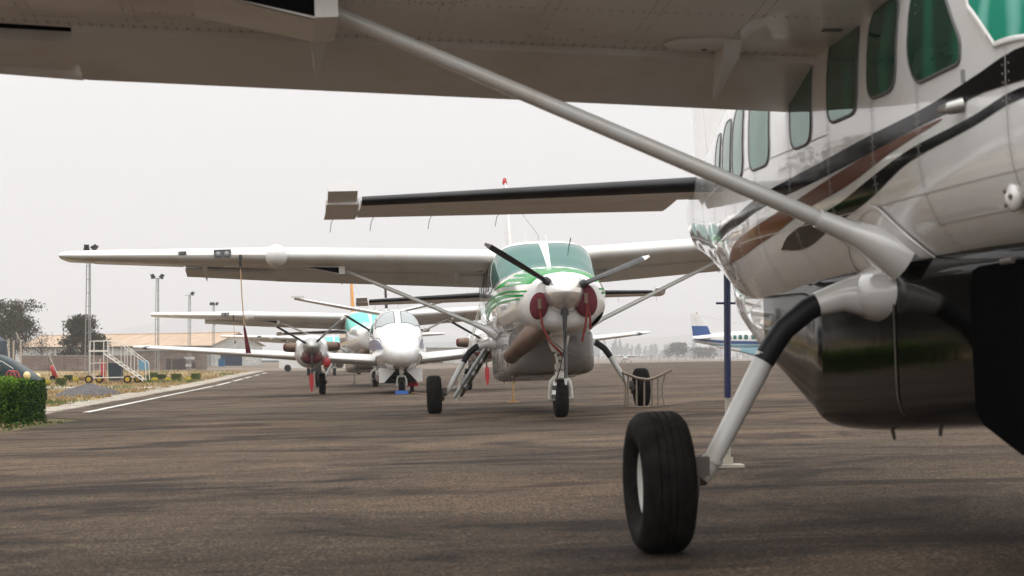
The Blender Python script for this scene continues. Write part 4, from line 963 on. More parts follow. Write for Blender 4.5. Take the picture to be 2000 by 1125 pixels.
# tyre stand (two slatted ladder frames) round the right main wheel of airplane 2
p = on(P2, 1.78, 0, 0)
o = empty('wheel_guard', (p.x, p.y - .52, gz(p.x, p.y))); tag(o, 'curved slatted metal frame standing in front of the green nosed airplane\'s right wheel', 'wheel guard')
top_ = [(-.38, 0, .60), (-.26, -.01, .555), (-.12, -.02, .50), (.05, -.02, .475), (.17, -.01, .50), (.30, 0, .56), (.46, .02, .635)]
MB().tube(top_, .024, 0, 8, 1.8).build('top_rail', GUARD, o)
mb = MB()
mb.tube([(-.30, 0, .02), (-.1, 0, .012), (.1, 0, .012)], .014); mb.tube([(.10, 0, .02), (.28, .01, .035), (.46, .02, .05)], .014); mb.build('base_rail', GUARD, o)
for x in (-.36, -.27, -.13, .0, .14, .24, .36):
    zt_ = lin([(a[0], a[2]) for a in top_], x); cv = .05 if x < -.3 else (-.05 if x > .3 else 0)
    MB().tube([(x, 0, zt_), (x + cv, 0, zt_ * .6), (x + cv * .9, 0, .3 * zt_), (x + cv * .2 + (.03 if x < -.3 else (-.0)), 0, .02 if x < .1 else .035)], .016, 0, 8, 1.8).build('slat', GUARD, o)
# airstair door hanging open on the far side of airplane 2
o = empty('airstair', mat=P2); o.name = 'airstair'
tag(o, 'lowered boarding steps with grey treads behind the left wheel of the green nosed airplane', 'airstair')
a = Vector((-.66, 2.2, 1.16)); b = Vector((-1.30, 2.05, .24))
OLIVE = mat('olive_door_lining', (.22, .20, .12), .6, dirt=.3)
for s_ in (-1, 1):
    MB().tube([a + Vector((s_ * .07, s_ * .33, 0)), b + Vector((s_ * .07, s_ * .33, 0))], .035, 0, 8).build('rail', GALV if s_ < 0 else OLIVE, o)
d_ = b - a; mb = MB(); mb.rings([[a + Vector((0, -.31, -.02)), a + Vector((0, .31, -.02)), b + Vector((0, .31, -.02)), b + Vector((0, -.31, -.02))], [a + Vector((-.03, -.31, -.07)), a + Vector((-.03, .31, -.07)), b + Vector((-.03, .31, -.07)), b + Vector((-.03, -.31, -.07))]]); mb.build('panel', OLIVE, o, 20)
for k in range(4):
    c_ = a + d_ * (.14 + .235 * k); mb = MB(); mb.box(c_ + Vector((-.05, 0, .02)), (.26, .60, .03)); mb.box(c_ + Vector((.07, 0, .08)), (.02, .60, .10)); mb.build('tread', GALV, o, 20)
for s_ in (-1, 1):
    MB().tube([Vector((-.80, 2.2 + s_ * .36, 1.95)), b + d_ * -.06 + Vector((-.02, s_ * .36, .06))], .010, 0, 6).build('cable', GEARW, o)

# ------------------------------------------------------------------ left verge: hedge, car, stairs, masts, sheds, trees
def leafcloud(mb, pts, size, mats_w, rnd, up=.0):
    for p in pts:
        a = Vector((rnd.gauss(0, 1), rnd.gauss(0, 1), rnd.gauss(0, 1) + up)).normalized(); b = a.orthogonal().normalized(); b = Matrix.Rotation(rnd.random() * 6.28, 3, a) @ b; c = a.cross(b)
        s = size * (.6 + .8 * rnd.random()); p = Vector(p)
        r = rnd.random(); m = 0
        for i, w in enumerate(mats_w):
            r -= w
            if r < 0: m = i; break
        mb.add([p - b * s, p - c * s * .45, p + b * s, p + c * s * .45], [(0, 1, 2, 3)], m)
rnd = random.Random(5)
# near hedge
hx0, hx1, hy0, hy1, hh = -11.2, -8.60, 33.6, 35.3, .80
g0 = gz(-9, 34) - .03
o = empty('hedge', (-10.5, 34.4, g0)); tag(o, 'big clipped bright green hedge at the left edge of the photo, nearest of the hedges', 'hedge')
def lump(x, y, z): return .085 * noise.noise(Vector((x * 2.2, y * 2.2, z * 2.2)))
mb = MB(); NX, NR = 40, 20; rs = []
for i in range(NX + 1):
    x = hx0 + (hx1 - hx0) * i / NX; sh = 1 - .05 * (i == NX)
    r = []
    for k in range(NR):
        t = 2 * math.pi * k / NR; cc_, ss_ = math.cos(t), math.sin(t); n = 5
        yy_ = math.copysign(abs(cc_) ** (2 / n), cc_) * (hy1 - hy0) / 2 * .95 * sh; zz_ = math.copysign(abs(ss_) ** (2 / n), ss_) * hh / 2 * .95 * sh
        r.append(Vector((x + 10.5 - (.05 if i == NX else 0), yy_ + lump(x, yy_, zz_), hh / 2 + zz_ + lump(x + 9, yy_, zz_))))
    rs.append(r)
mb.rings(rs); mb.build('stem_core', HEDGE_D, o, 60)
mb = MB()
def face_pts(n, f): return [f() for _ in range(n)]
W_, D_ = hx1 - hx0, hy1 - hy0
def rnd_top(p):
    e = max(0, p[0] - (hx1 + 10.5) + .30) / .30; q = max(0, abs(p[1]) - D_ / 2 + .16) / .16
    return -.10 * min(1, e) ** 2 - .06 * min(1, q) ** 2
pts = [(rnd.uniform(0, W_), -D_ / 2 + rnd.gauss(-.01, .03), hh * rnd.random() ** .9) for _ in range(19000)]
pts = [Vector((p[0] + hx0 + 10.5, p[1] + lump(p[0], 0, p[2]) * 1.5, p[2])) for p in pts]; leafcloud(mb, [p for p in pts if p.z < hh * .72], .019, (.30, .52, .18), rnd); leafcloud(mb, [p for p in pts if p.z >= hh * .72], .019, (.08, .45, .47), rnd)
pts = [Vector((rnd.uniform(0, W_) + hx0 + 10.5, rnd.uniform(-D_ / 2, D_ / 2), hh + rnd.gauss(0, .022))) for _ in range(12000)]; pts = [p + Vector((0, 0, lump(p.x, p.y, 2) + rnd_top(p))) for p in pts]; leafcloud(mb, pts, .020, (.04, .26, .70), rnd, 1.2)  # top gets mostly pale leaves, its lit look put into leaf colour
pts = [Vector((hx1 + 10.5 + rnd.gauss(0, .03) + lump(0, p_, 1), p_, hh * rnd.random())) for p_ in [rnd.uniform(-D_ / 2, D_ / 2) for _ in range(9000)]]; leafcloud(mb, pts, .020, (.4, .48, .12), rnd)
mb.build('foliage', [HEDGE_D, HEDGE_M, HEDGE_L], o, None)
mb = MB(); pts = []
for _ in range(5000):
    x, y = rnd.uniform(-13, -7.75), rnd.uniform(28.3, 33.5); 
    if noise.noise(Vector((x, y, 4))) > -.05: pts.append((x, y, gz(x, y) + .02 + rnd.random() * .04))
leafcloud(mb, pts, .026, (.3, .3, .4), rnd, 1); o = mb.build('weeds', [HEDGE_D, HEDGE_M, STRAW2], None, None); tag(o, 'low weeds creeping over the asphalt edge under the hedge', 'weeds', kind='stuff')
# dark post behind hedge end
bx, by = G(89, 61), 61; o = empty('bollard', (bx, by, gz(bx, by))); tag(o, 'short black post peeking out beside the right end of the big hedge', 'bollard')
MB().box((0, 0, .15), (.14, .12, .32), 0, None, (.9, .9)).build('post', BOOT, o, 20); MB().box((0, 0, .32), (.16, .14, .04)).build('cap', BOOT, o, 20)
# car: bonnet, wing and headlight of a dark green car showing over the hedge
D = 56; cx = G(74, D); cg = gz(cx, D)
o = empty('parked_car', (cx, D, cg)); tag(o, 'dark green car with chrome trim, parked half out of frame behind the hedge', 'car')
CARG = mat('car_dark_green', (.003, .020, .022), .3, spec=.2)
CAR = [(-4.1, .60, .35, .62, .88), (-3.9, .74, .28, .62, 1.0), (-3.5, .80, .24, .62, 1.30), (-2.9, .82, .22, .62, 1.46), (-2.0, .83, .22, .62, 1.50), (-1.15, .82, .22, .62, 1.42), (-.75, .81, .23, .62, 1.27), (-.35, .79, .25, .62, 1.02), (-.12, .74, .28, .60, .86), (0, .62, .36, .58, .74)]
mb = MB(); rs = []
for i in range(61):
    x = -4.1 + 4.1 * i / 60; w_, zb, zm, zt_ = interp(CAR, x); r = []
    for k in range(28):
        t = 2 * math.pi * k / 28; c_, s_ = math.cos(t), math.sin(t); n = 3.2
        r.append(Vector((x, w_ * math.copysign(abs(c_) ** (2 / n), c_) * (1 - .16 * max(0, s_)), zm + (zt_ - zm if s_ > 0 else zm - zb) * math.copysign(abs(s_) ** (2 / n), s_))))
    rs.append(r)
mb.rings(rs); body = mb.build('body', CARG, o, 50)
mb = MB(); mb.tube([(x, -.80 + .10 * max(0, (z - .9)), z - .04) for x, z in ((-2.6, 1.44), (-1.8, 1.43), (-1.15, 1.36), (-.8, 1.23), (-.5, 1.04))], .014, 0, 6); mb.build('chrome_trim', RIM, body)
mb = MB(); mb.rings([[Vector((x, -.80 - .02 + .09 * max(0, z - .9), z)) for x, z in ((-2.6, 1.32), (-1.7, 1.34), (-1.15, 1.25), (-.85, 1.08), (-.85, .92), (-2.6, .92))], [Vector((x, -.6, z)) for x, z in ((-2.6, 1.32), (-1.7, 1.34), (-1.15, 1.25), (-.85, 1.08), (-.85, .92), (-2.6, .92))]]); mb.build('side_window', LENS, o, 20)
mb = MB(); mb.ell((-.14, -.66, .80), (.11, .10, .12)); mb.build('headlight', mat('headlight_lens', (.85, .66, .30), .15, coat=1), o, 60)
mb = MB(); mb.ell((-.16, .60, .74), (.11, .10, .12)); mb.build('headlight', MATS['headlight_lens'], o, 60)
MB().box((-.02, 0, .36), (.10, 1.45, .14)).build('bumper', BOOT, o, 30)
for x in (-3.3, -.75):
    for s_ in (-1, 1):
        mb = MB().lathe([(-.09, .2), (-.1, .28), (-.07, .31), (.07, .31), (.1, .28), (.09, .2)], (0, 0, 0), 'y', 24); mb.v = [(v[0] + x, v[1] + s_ * .74, v[2] + .31) for v in mb.v]; mb.build('wheel', TYRE, o)
# red trolley handle
D = 44; tx = G(30, D); o = empty('hand_trolley', (tx, D, gz(tx, D))); tag(o, 'red tubular trolley handle sticking up behind the hedge in front of the car', 'trolley')
for dy in (0, .35): MB().tube([(.26, dy, .35), (.12, dy, .60), (-.04, dy, .93), (-.14, dy, .95), (-.20, dy, .88), (-.06, dy, .62), (.05, dy, .35)], .020, 0, 8).build('handle', REDP, o)
MB().box((.1, .17, .33), (.5, .5, .05)).build('deck', REDP, o, 20)
for s_ in (0, .35):
    mb = MB().lathe([(-.03, .10), (-.03, .15), (.03, .15), (.03, .10)], (0, 0, 0), 'y', 16); mb.v = [(v[0] + .1, v[1] + s_, v[2] + .16) for v in mb.v]; mb.build('wheel', TYRE, o)
# van behind the car (dark pillar at the very edge)
D = 60; tx = G(-38, D); o = empty('parked_van', (tx, D, gz(tx, D))); tag(o, 'dark vehicle just entering the left edge of the photo above the car', 'van')
mb = MB(); mb.rings([[Vector((x, y, z)) for x, z in ((-2.0, .35), (.62, .35), (.68, 1.0), (.58, 1.85), (.3, 2.05), (-2.0, 2.05))] for y in (-.9, .9)]); mb.build('body', BIN, o, 20)
MB().box((-.3, -.905, 1.5), (1.1, .02, .5)).build('side_window', LENS, o, 20)
for x in (-1.2, .1): mb = MB().lathe([(-.1, .2), (-.1, .34), (.1, .34), (.1, .2)], (0, 0, 0), 'y', 20); mb.v = [(v[0] + x, v[1] - .82, v[2] + .34) for v in mb.v]; mb.build('wheel', TYRE, o)
# gravel mound
mb = MB(); rs = []; MXC, MYC = -15.4, 70
for i in range(9):
    f = i / 8; r = []
    for k in range(28):
        t = 2 * math.pi * k / 28; rr = (1.0 - f) * (1 + .12 * noise.noise(Vector((math.cos(t) * 2, math.sin(t) * 2, f * 2)))); x, y = MXC + 1.05 * rr * math.cos(t), MYC + 3.2 * rr * math.sin(t)
        r.append(Vector((x, y, -.47 + .44 * (f ** .75) * (1 + .1 * noise.noise(Vector((x * 3, y * 1, 0)))))))
    rs.append(r)
mb.rings(rs); o = mb.build('gravel_mound', GRAVEL, None, 60); tag(o, 'low mound of dark grey gravel on the dry grass verge', 'gravel mound', kind='thing')
# airplane boarding stairs on wheels
D = 98; x0 = G(175, D); x1 = G(287, D); g = gz(x0, D); sc_ = D / F
o = empty('boarding_stairs', (x0, D, g)); tag(o, 'white wheeled boarding stairs with handrails on the dry grass', 'boarding stairs')
def SX(px): return (px - 175) * sc_
def SZ(py): return (748 - py) * sc_
WST = mat('stairs_white', (.72, .70, .66), .45, dirt=.2)
for yy_ in (0, .95):
    MB().tube([(SX(176), yy_, SZ(738)), (SX(176), yy_, SZ(666))], .024, 0, 6).build('post', WST, o); MB().tube([(SX(203), yy_, SZ(737)), (SX(203), yy_, SZ(666))], .024, 0, 6).build('post', WST, o)
    MB().tube([(SX(176), yy_, SZ(666)), (SX(208), yy_, SZ(665)), (SX(232), yy_, SZ(669)), (SX(284), yy_, SZ(708)), (SX(286), yy_, SZ(742))], .024, 0, 6).build('handrail', WST, o)
    for a, b in ((213, 666), (237, 673), (249, 681), (263, 692)): MB().tube([(SX(a), yy_, SZ(b)), (SX(a), yy_, SZ(688 + (a - 205) * .68))], .018, 0, 6).build('baluster', WST, o)
    MB().tube([(SX(203), yy_, SZ(690)), (SX(280), yy_, SZ(743))], .035, 0, 6, 1.6).build('stringer', WST, o)
    MB().tube([(SX(176), yy_, SZ(738)), (SX(265), yy_, SZ(736))], .03, 0, 6).build('base_rail', WST, o)
    MB().tube([(SX(176), yy_, SZ(709)), (SX(203), yy_, SZ(708))], .02, 0, 6).build('side_rail', WST, o)
MB().tube([(SX(178), 0, SZ(736)), (SX(196), 0, SZ(725)), (SX(196), 0, SZ(700))], .018, 0, 6).build('brace', WST, o)
mb = MB(); mb.box((SX(189), .47, SZ(685)), (SX(205) - SX(175), .98, .09)); mb.build('platform', WST, o, 20)
for k in range(8):
    t = (k + .5) / 8; MB().box((SX(205) + (SX(280) - SX(205)) * t, .47, SZ(691) + (SZ(743) - SZ(691)) * t), (.24, .92, .035)).build('tread', WST, o, 20)
for px_, yy_ in ((175, -.05), (187, .95), (250, -.02), (263, .95)):
    mb = MB().lathe([(-.06, .11), (-.075, .2), (.075, .2), (.06, .11)], (0, 0, 0), 'y', 20); mb.v = [(v[0] + SX(px_), v[1] + yy_, v[2] + .2) for v in mb.v]; wl = mb.build('wheel', TYRE, o)
    mb = MB().lathe([(-.08, .03), (-.07, .12), (.07, .12), (.08, .03)], (0, 0, 0), 'y', 16); mb.v = [(v[0] + SX(px_), v[1] + yy_, v[2] + .2) for v in mb.v]; mb.build('hub', mat('hub_yellow', (.5, .33, .03), .5), wl)
# lattice flood light masts
def mast(px, D, lamps, label):
    x = G(px, D); g = gz(x, D) - .05; o = empty('floodlight_mast', (x, D, g)); tag(o, label, 'floodlight mast', 'floodlight masts along the verge'); H = 7.65
    legs = [(-.17, 0), (.17, 0), (0, .26)]
    for lx_, ly in legs: MB().tube([(lx_ * 1.0, ly, 0), (lx_ * .55, ly * .6, H)], .032, 0, 6).build('leg', GALV, o)
    mb = MB(); k = 0; z = .45
    while z < H - .1:
        f = 1 - .45 * z / H
        for (a, b) in ((0, 1), (1, 2), (2, 0)): mb.tube([(legs[a][0] * f, legs[a][1] * f, z), (legs[b][0] * f, legs[b][1] * f, z)], .016, 0, 5)
        z += .78
    mb.build('rungs', GALV, o)
    if lamps: MB().tube([(-.5, 0, H - .05), (.5, 0, H - .05)], .03, 0, 6).build('cross_arm', GALV, o)
    for lx_, a in lamps:
        mb = MB(); mb.box((lx_, -.08, H + .12), (.34, .22, .34), 0, Matrix.Rotation(R(a), 3, 'Y'), (.7, .8)); mb.box((lx_ + (.1 if a > 0 else -.1), -.12, H + .12), (.05, .26, .36), 1, Matrix.Rotation(R(a), 3, 'Y')); mb.build('floodlight', [BOOT, LENS], o, 20)
mast(172, 112, [(-.1, 0), (.36, 50)], 'nearest and tallest looking lattice floodlight mast, beside the boarding stairs')
mast(307, 152, [(-.36, -25), (.36, 35)], 'second lattice floodlight mast, twin lamps, in front of the tan roof')
mast(370, 193, [(.30, 50)], 'third lattice floodlight mast with a single lamp')
mast(417, 236, [(-.3, 0), (.0, 0), (.42, 30)], 'farthest lattice floodlight mast near the shed gable')
# topiary blocks and balls
TG = 'clipped bushes on the verge'
for i, (px, D, w_, h_, kind, lb) in enumerate([
    (79, 92, .42, .42, 'c', 'square clipped green bush just right of the parked car'), (93, 94, .36, .30, 'y', 'yellow round bush beside the first clipped square bush'),
    (120, 93, .44, .38, 'c', 'square clipped bush in front of the red extinguisher trolley'), (134, 104, .42, .40, 'd', 'dark green square bush behind and right of the red trolley'), (148, 106, .40, .30, 'y', 'yellow round bush between the red trolley and the stairs'),
    (168, 112, .9, .45, 'o', 'wide orange-brown bush at the foot of the nearest mast'), (289, 106, .30, .40, 'c', 'narrow clipped bush at the foot of the boarding stairs'), (300, 118, .48, .44, 'c', 'taller clipped bush right of the boarding stairs'), (303, 110, .45, .22, 'y', 'low yellow-green mound in front of the taller clipped bush'),
    (316, 113, .52, .36, 'd', 'wide dark green clipped bush, fourth from the stairs'), (329, 111, .42, .22, 'y', 'small golden mound between the dark bush and a square bush'), (345, 114, .54, .40, 'c', 'square clipped bush in front of the stone wall with dark windows'), (368, 112, .44, .24, 'y', 'small golden mound left of the last square bush'), (383, 115, .52, .42, 'c', 'rightmost square clipped bush of the row')]):
    x = G(px, D); g = gz(x, D) - .05; o = empty('clipped_bush', (x, D, g)); tag(o, lb, 'bush', TG); ms = {'c': [TOP_G, TOP_D, TOP_Y], 'y': [TOP_Y, TOP_G, TOP_Y], 'd': [TOP_D, TOP_G, TOP_D], 'o': [STRAW2, TOP_Y, BARK]}[kind]
    mb = MB(); core = MB()
    if kind in 'cd':
        core.box((0, 0, h_ / 2), (w_ * .94, w_ * .94, h_ * .94)); pts = []
        for _ in range(420):
            f = rnd.random(); u, v = rnd.uniform(-.5, .5) * w_, rnd.random() * h_
            pts.append((u, -w_ / 2, v) if f < .45 else ((w_ / 2, u, v) if f < .6 else ((-w_ / 2, u, v) if f < .7 else (u, rnd.uniform(-.5, .5) * w_, h_))))
        n1 = [p for p in pts if p[2] < h_ * .97]; n2 = [p for p in pts if p[2] >= h_ * .97]; leafcloud(mb, n1, .03, (.55, .45, 0), rnd); leafcloud(mb, n2, .03, (.2, 0, .8) if kind == 'c' else (.6, .4, 0), rnd, 1)
    else:
        core.ell((0, 0, h_ * .42), (w_ / 2 * .93, w_ / 2 * .93, h_ * .53)); pts = []
        for _ in range(320):
            t, q_ = rnd.random() * 6.28, rnd.random(); rr = math.sqrt(1 - q_ * q_); pts.append((w_ / 2 * rr * math.cos(t), w_ / 2 * rr * math.sin(t), h_ * q_))
        leafcloud(mb, pts, .032, (.7, .15, .15), rnd)
    core.build('stem_core', ms[0], o, 60); mb.build('foliage', ms, o, None)
# fire extinguisher trolley, standing extinguisher, bin
D = 112; x = G(104, D); o = empty('extinguisher_trolley', (x, D, gz(x, D) - .05)); tag(o, 'red wheeled fire extinguisher with a long pale handle leaning left', 'fire extinguisher', 'fire extinguishers')
q0, q1 = Vector((.18, 0, .12)), Vector((-.08, 0, .92)); d_ = (q1 - q0)
MB().tube([q0, q0 + d_ * .05, q0 + d_ * .85, q0 + d_ * .95, q1], [.1, .15, .15, .09, .05], 0, 14).build('cylinder', REDP, o, 50)
MB().tube([q0 + Vector((.1, -.1, .3)), Vector((-.2, -.1, 1.50)), Vector((-.25, -.1, 1.62)), Vector((-.12, -.1, 1.66))], .022, 0, 6).build('handle', GEARW, o)
for s_ in (-1, 1): mb = MB().lathe([(-.03, .1), (-.03, .16), (.03, .16), (.03, .1)], (0, 0, 0), 'y', 16); mb.v = [(v[0] + .05, v[1] + s_ * .2, v[2] + .16) for v in mb.v]; mb.build('wheel', TYRE, o)
MB().tube([(-.08, 0, .85), (-.22, 0, .6), (-.2, 0, .3), (-.05, 0, .2)], .015, 0, 6).build('hose', BOOT, o)
D = 104; x = G(202, D); o = empty('fire_extinguisher', (x, D, gz(x, D) - .05)); tag(o, 'tall red gas cylinder standing behind the boarding stairs', 'gas cylinder')
MB().lathe([(.1, .10), (.12, .13), (1.0, .13), (1.1, .09), (1.14, .04), (1.2, .04)], (0, 0, 0), 'z', 14).build('cylinder', REDP, o); MB().tube([(-.05, 0, 1.15), (-.16, 0, 1.0), (-.14, 0, .7)], .02, 0, 6).build('hose', BOOT, o); MB().box((0, 0, .06), (.3, .3, .12)).build('base', BOOT, o, 20)
D = 106; x = G(227, D); o = empty('waste_container', (x, D, gz(x, D) - .05)); tag(o, 'dark blue plastic waste container behind the boarding stairs', 'waste container')
MB().box((0, 0, .52), (.66, .6, .95), 0, None, (1.08, 1.08)).build('body', BIN, o, 20); MB().box((0, 0, 1.03), (.76, .70, .06)).build('lid', BIN, o, 20)
for s_ in (-1, 1): mb = MB().lathe([(-.03, .02), (-.03, .08), (.03, .08), (.03, .02)], (0, 0, 0), 'y', 12); mb.v = [(v[0] + s_ * .25, v[1], v[2] + .08) for v in mb.v]; mb.build('wheel', TYRE, o)
# pale post beside the container
# stone boundary wall
def zt_at(py, D): return CAMH - (py - 697) / F * D
D = 190; xa, xb_ = G(40, D), G(182, D); gb = gz(xa, D) - .1; ht = zt_at(695, D) - gb
o = empty('boundary_wall', ((xa + xb_) / 2, D, gb)); tag(o, 'low stone block wall behind the bushes, left of the brick building', 'wall')
mb = MB(); mb.box((0, 0, ht / 2), (xb_ - xa, .25, ht)); mb.build('masonry', BRICK, o, 20)
MB().box((0, 0, ht + .03), (xb_ - xa + .1, .32, .07)).build('coping', GALV, o, 20)
for px_ in (93, 123, 150): MB().box((G(px_, D) - (xa + xb_) / 2, -.15, ht / 2), (.32, .12, ht * .98)).build('pier', BRICK, o, 20)
# brick building with blue window
D = 200; xa, xb_ = G(182, D), G(396, D); gb = gz(xa, D) - .1
o = empty('brick_building', ((xa + xb_) / 2, D, gb)); tag(o, 'long grey-brown stone block building with a blue window, in front of the tan roofed shed', 'building')
mx = (xa + xb_) / 2; H1 = zt_at(694, D) - gb; H2 = zt_at(686, D) - gb; xm = G(262, D)
MB().box(((xa + xm) / 2 - mx, 1.5, H1 / 2), (xm - xa, 3, H1)).build('wall', BRICK, o, 20)
MB().box(((xm + xb_) / 2 - mx, 1.5, H2 / 2), (xb_ - xm - .003, 3, H2)).build('wall', BRICK, o, 20)
MB().box(((xm + xb_) / 2 - mx, 1.5, H2 + .06), (xb_ - xm + .3, 3.3, .12)).build('roof', GALV, o, 20)
BW = mat('window_blue', (.10, .28, .40), .4); DW = mat('window_dark', (.06, .045, .04), .5)
for px_, py0, py1, w_, mt in ((281, 703, 722, .95, BW), (330, 700, 722, .5, DW), (346, 701, 722, .9, DW), (358, 700, 722, .55, DW), (379, 708, 720, .4, DW), (229, 712, 726, .9, DW)):
    xx = G(px_, D) - mx; z0, z1 = zt_at(py1, D) - gb, zt_at(py0, D) - gb; wf = MB().box((xx, -.03, (z0 + z1) / 2), (w_, .08, z1 - z0)).build('window', mt, o, 20)
    mb = MB(); mb.box((xx, -.085, z0 - .05), (w_ + .16, .1, .08)); mb.build('sill', CONC, wf, 20)
for px_, py0, py1, w_ in ((370, 697, 702, 1.1), (368, 711, 716, .7)):
    MB().box((G(px_, D) - mx, -.03, (zt_at(py0, D) + zt_at(py1, D)) / 2 - gb), (w_, .06, zt_at(py0, D) - zt_at(py1, D))).build('wall_patch', WOODW, o, 20)
# tan roofed shed
D = 245; xr = G(437, D); xl = G(52, 285); gb = gz(xr, D) - .12
o = empty('shed', (xr, D, gb)); tag(o, 'long white walled shed under a tan corrugated gable roof', 'shed')
ax_ = Vector((xl - xr, 40, 0)); ln = ax_.length; ax_.normalize(); pr_ = Vector((-ax_.y, ax_.x, 0))
if pr_.y < 0: pr_ = -pr_
wd = 7.5; eh, rh = 2.75, 4.25
nearc = Vector((0, 0, 0)) - Vector((1.4, 0, 0))
def SP(l, w, z): v = nearc + ax_ * l + pr_ * w; return Vector((v.x, v.y, z))
mb = MB()
mb.add([SP(0, 0, 0), SP(ln, 0, 0), SP(ln, 0, eh), SP(0, 0, eh)], [(0, 1, 2, 3)]); mb.add([SP(0, wd, 0), SP(ln, wd, 0), SP(ln, wd, eh), SP(0, wd, eh)], [(3, 2, 1, 0)])
for l in (0, ln): mb.add([SP(l, 0, 0), SP(l, wd, 0), SP(l, wd, eh), SP(l, wd / 2, rh), SP(l, 0, eh)], [(0, 1, 2, 3, 4)])
mb.build('wall', WOODW, o, None)
mb = MB()
for w0, w1 in ((-.4, wd / 2), (wd + .4, wd / 2)):
    z0 = eh - .12; a = [SP(-.35, w0, z0), SP(ln + .35, w0, z0), SP(ln + .35, w1, rh + .05), SP(-.35, w1, rh + .05)]; b = [p + Vector((0, 0, .09)) for p in a]
    mb.add(a + b, [(4, 5, 6, 7), (3, 2, 1, 0), (0, 1, 5, 4), (1, 2, 6, 5), (3, 0, 4, 7)])
rf = mb.build('roof', ROOF, o, None)
MB().tube([SP(-.35, wd / 2, rh + .16), SP(ln + .35, wd / 2, rh + .16)], .09, 0, 6).build('ridge_cap', ROOF, rf)
MB().tube([SP(-.3, -.42, eh - .16), SP(ln + .3, -.42, eh - .16)], .10, 0, 6).build('gutter', mat('gutter_green', (.03, .06, .04), .6), rf)
def wallbox(l0, l1, z0, z1, m_, nm, off=.05):
    p = (SP(l0, 0, 0) + SP(l1, 0, 0)) / 2; mb = MB(); mb.box((0, 0, 0), (abs(l1 - l0), .1, z1 - z0), 0, Matrix.Rotation(math.atan2(ax_.y, ax_.x), 3, 'Z')); mb.v = [(v[0] + p.x - pr_.x * off, v[1] + p.y - pr_.y * off, v[2] + (z0 + z1) / 2) for v in mb.v]; return mb.build(nm, m_, o, 20)
wallbox(.4, 1.9, .1, 2.0, GALV, 'door'); wallbox(2.2, 3.2, .9, 1.9, DW, 'window')
# gable end door and blue drum
p = SP(0, 1.2, 0); mb = MB(); mb.rings([[SP(-.04, w_, z_) for w_, z_ in ((1.2, .05), (4.4, .05), (4.4, 2.1), (1.2, 2.1))], [SP(-.10, w_, z_) for w_, z_ in ((1.2, .05), (4.4, .05), (4.4, 2.1), (1.2, 2.1))]]); mb.build('door', mat('door_navy', (.012, .022, .06), .5), o, 20)
D2 = 238; x = G(433, D2); o = empty('drum', (x, D2, gz(x, D2) - .08)); tag(o, 'blue drum in front of the shed\'s dark door', 'drum')
MB().lathe([(0, .36), (.02, .4), (.5, .41), (.98, .4), (1, .36)], (0, 0, 0), 'z', 20).build('barrel', mat('drum_blue', (.01, .10, .22), .4), o); MB().lathe([(.99, .37), (1.03, .37)], (0, 0, 0), 'z', 20).build('lid', BOOT, o)
# fence posts at far left
for px_, py_, D_, a_, lb in ((17, 663, 168, 0, 'white fence post nearest the left edge of the photo'), (27, 668, 172, 0, 'plain white fence post, second from the left edge'), (41, 666, 165, 1, 'white fence post whose top angles out to the left')):
    x = G(px_, D_); g = gz(x, D_) - .05; o = empty('fence_post', (x, D_, g)); tag(o, lb, 'fence post', 'fence posts at the left'); h_ = zt_at(py_ + (2 if a_ else 0), D_) - g
    MB().box((0, 0, h_ / 2), (.13, .13, h_)).build('post', CONC, o, 20)
    if a_: MB().tube([(0, 0, h_ - .03), (-.42, 0, h_ + .85)], .05, 0, 6).build('bracket', CONC, o)
    else: MB().box((.0, 0, h_ + .03), (.2, .18, .07)).build('cap', CONC, o, 20)
# trees
def tree(name, label, x, y, h, wdt, seed, leaf=(LEAF_D, LEAF_M, LEAF_B), wts=(.5, .35, .15), nleaf=5000, lsz=.16, trunk_h=.3, limbs=9, low=.3, clump=.6, group=None):
    rn = random.Random(seed); g = gz(x, y) - .1; o = empty(name, (x, y, g)); tag(o, label, 'tree', group)
    tr = MB(); top_ = Vector((rn.uniform(-.3, .3), 0, h * .8)); tr.tube([(0, 0, 0), (.05, 0, h * trunk_h), top_ * .75 + Vector((.1, 0, 0)), top_], [h * .028, h * .02, h * .01, .02], 0, 8)
    tips = []
    for k in range(limbs):
        z0 = h * (trunk_h + (.85 - trunk_h) * k / limbs) * .9; a = k * 2.4 + rn.random(); r = wdt / 2 * (.55 + .45 * rn.random()) * (1 - .35 * (k / limbs)); e_ = Vector((math.cos(a) * r, math.sin(a) * r, min(h * .95, z0 + h * (.12 + .2 * rn.random()))))
        s0 = Vector((0, 0, z0)); m_ = s0.lerp(e_, .5) + Vector((0, 0, h * .03)); tr.tube([s0, m_, e_], [h * .011, h * .007, .012], 0, 5); tips += [e_, m_.lerp(e_, .4)]
        for q in range(3):
            d2 = Vector((rn.gauss(0, 1), rn.gauss(0, 1), rn.gauss(.3, .8))).normalized() * wdt * .17; tr.tube([m_.lerp(e_, .3 + .3 * q), m_.lerp(e_, .3 + .3 * q) + d2], [h * .005, .008], 0, 4); tips.append(m_.lerp(e_, .3 + .3 * q) + d2)
    tips.append(top_); tr.build('trunk', BARK, o)
    cm = MB(); pts = []
    for _ in range(nleaf):
        t = tips[int(rn.random() * len(tips))]; r = clump * wdt * .2; p = t + Vector((rn.gauss(0, r), rn.gauss(0, r), rn.gauss(0, r * .8)))
        if p.z < h * low: continue
        if p.z > h * 1.03: continue
        pts.append(p)
    leafcloud(cm, pts, lsz, wts, rn); cm.build('crown', list(leaf), o, None)
tree('leafy_tree', 'tall loose crowned tree at the left edge of the photo', G(22, 225), 225, 7.9, 6.2, 3, nleaf=7000, lsz=.15, limbs=18, low=.16, clump=.36)
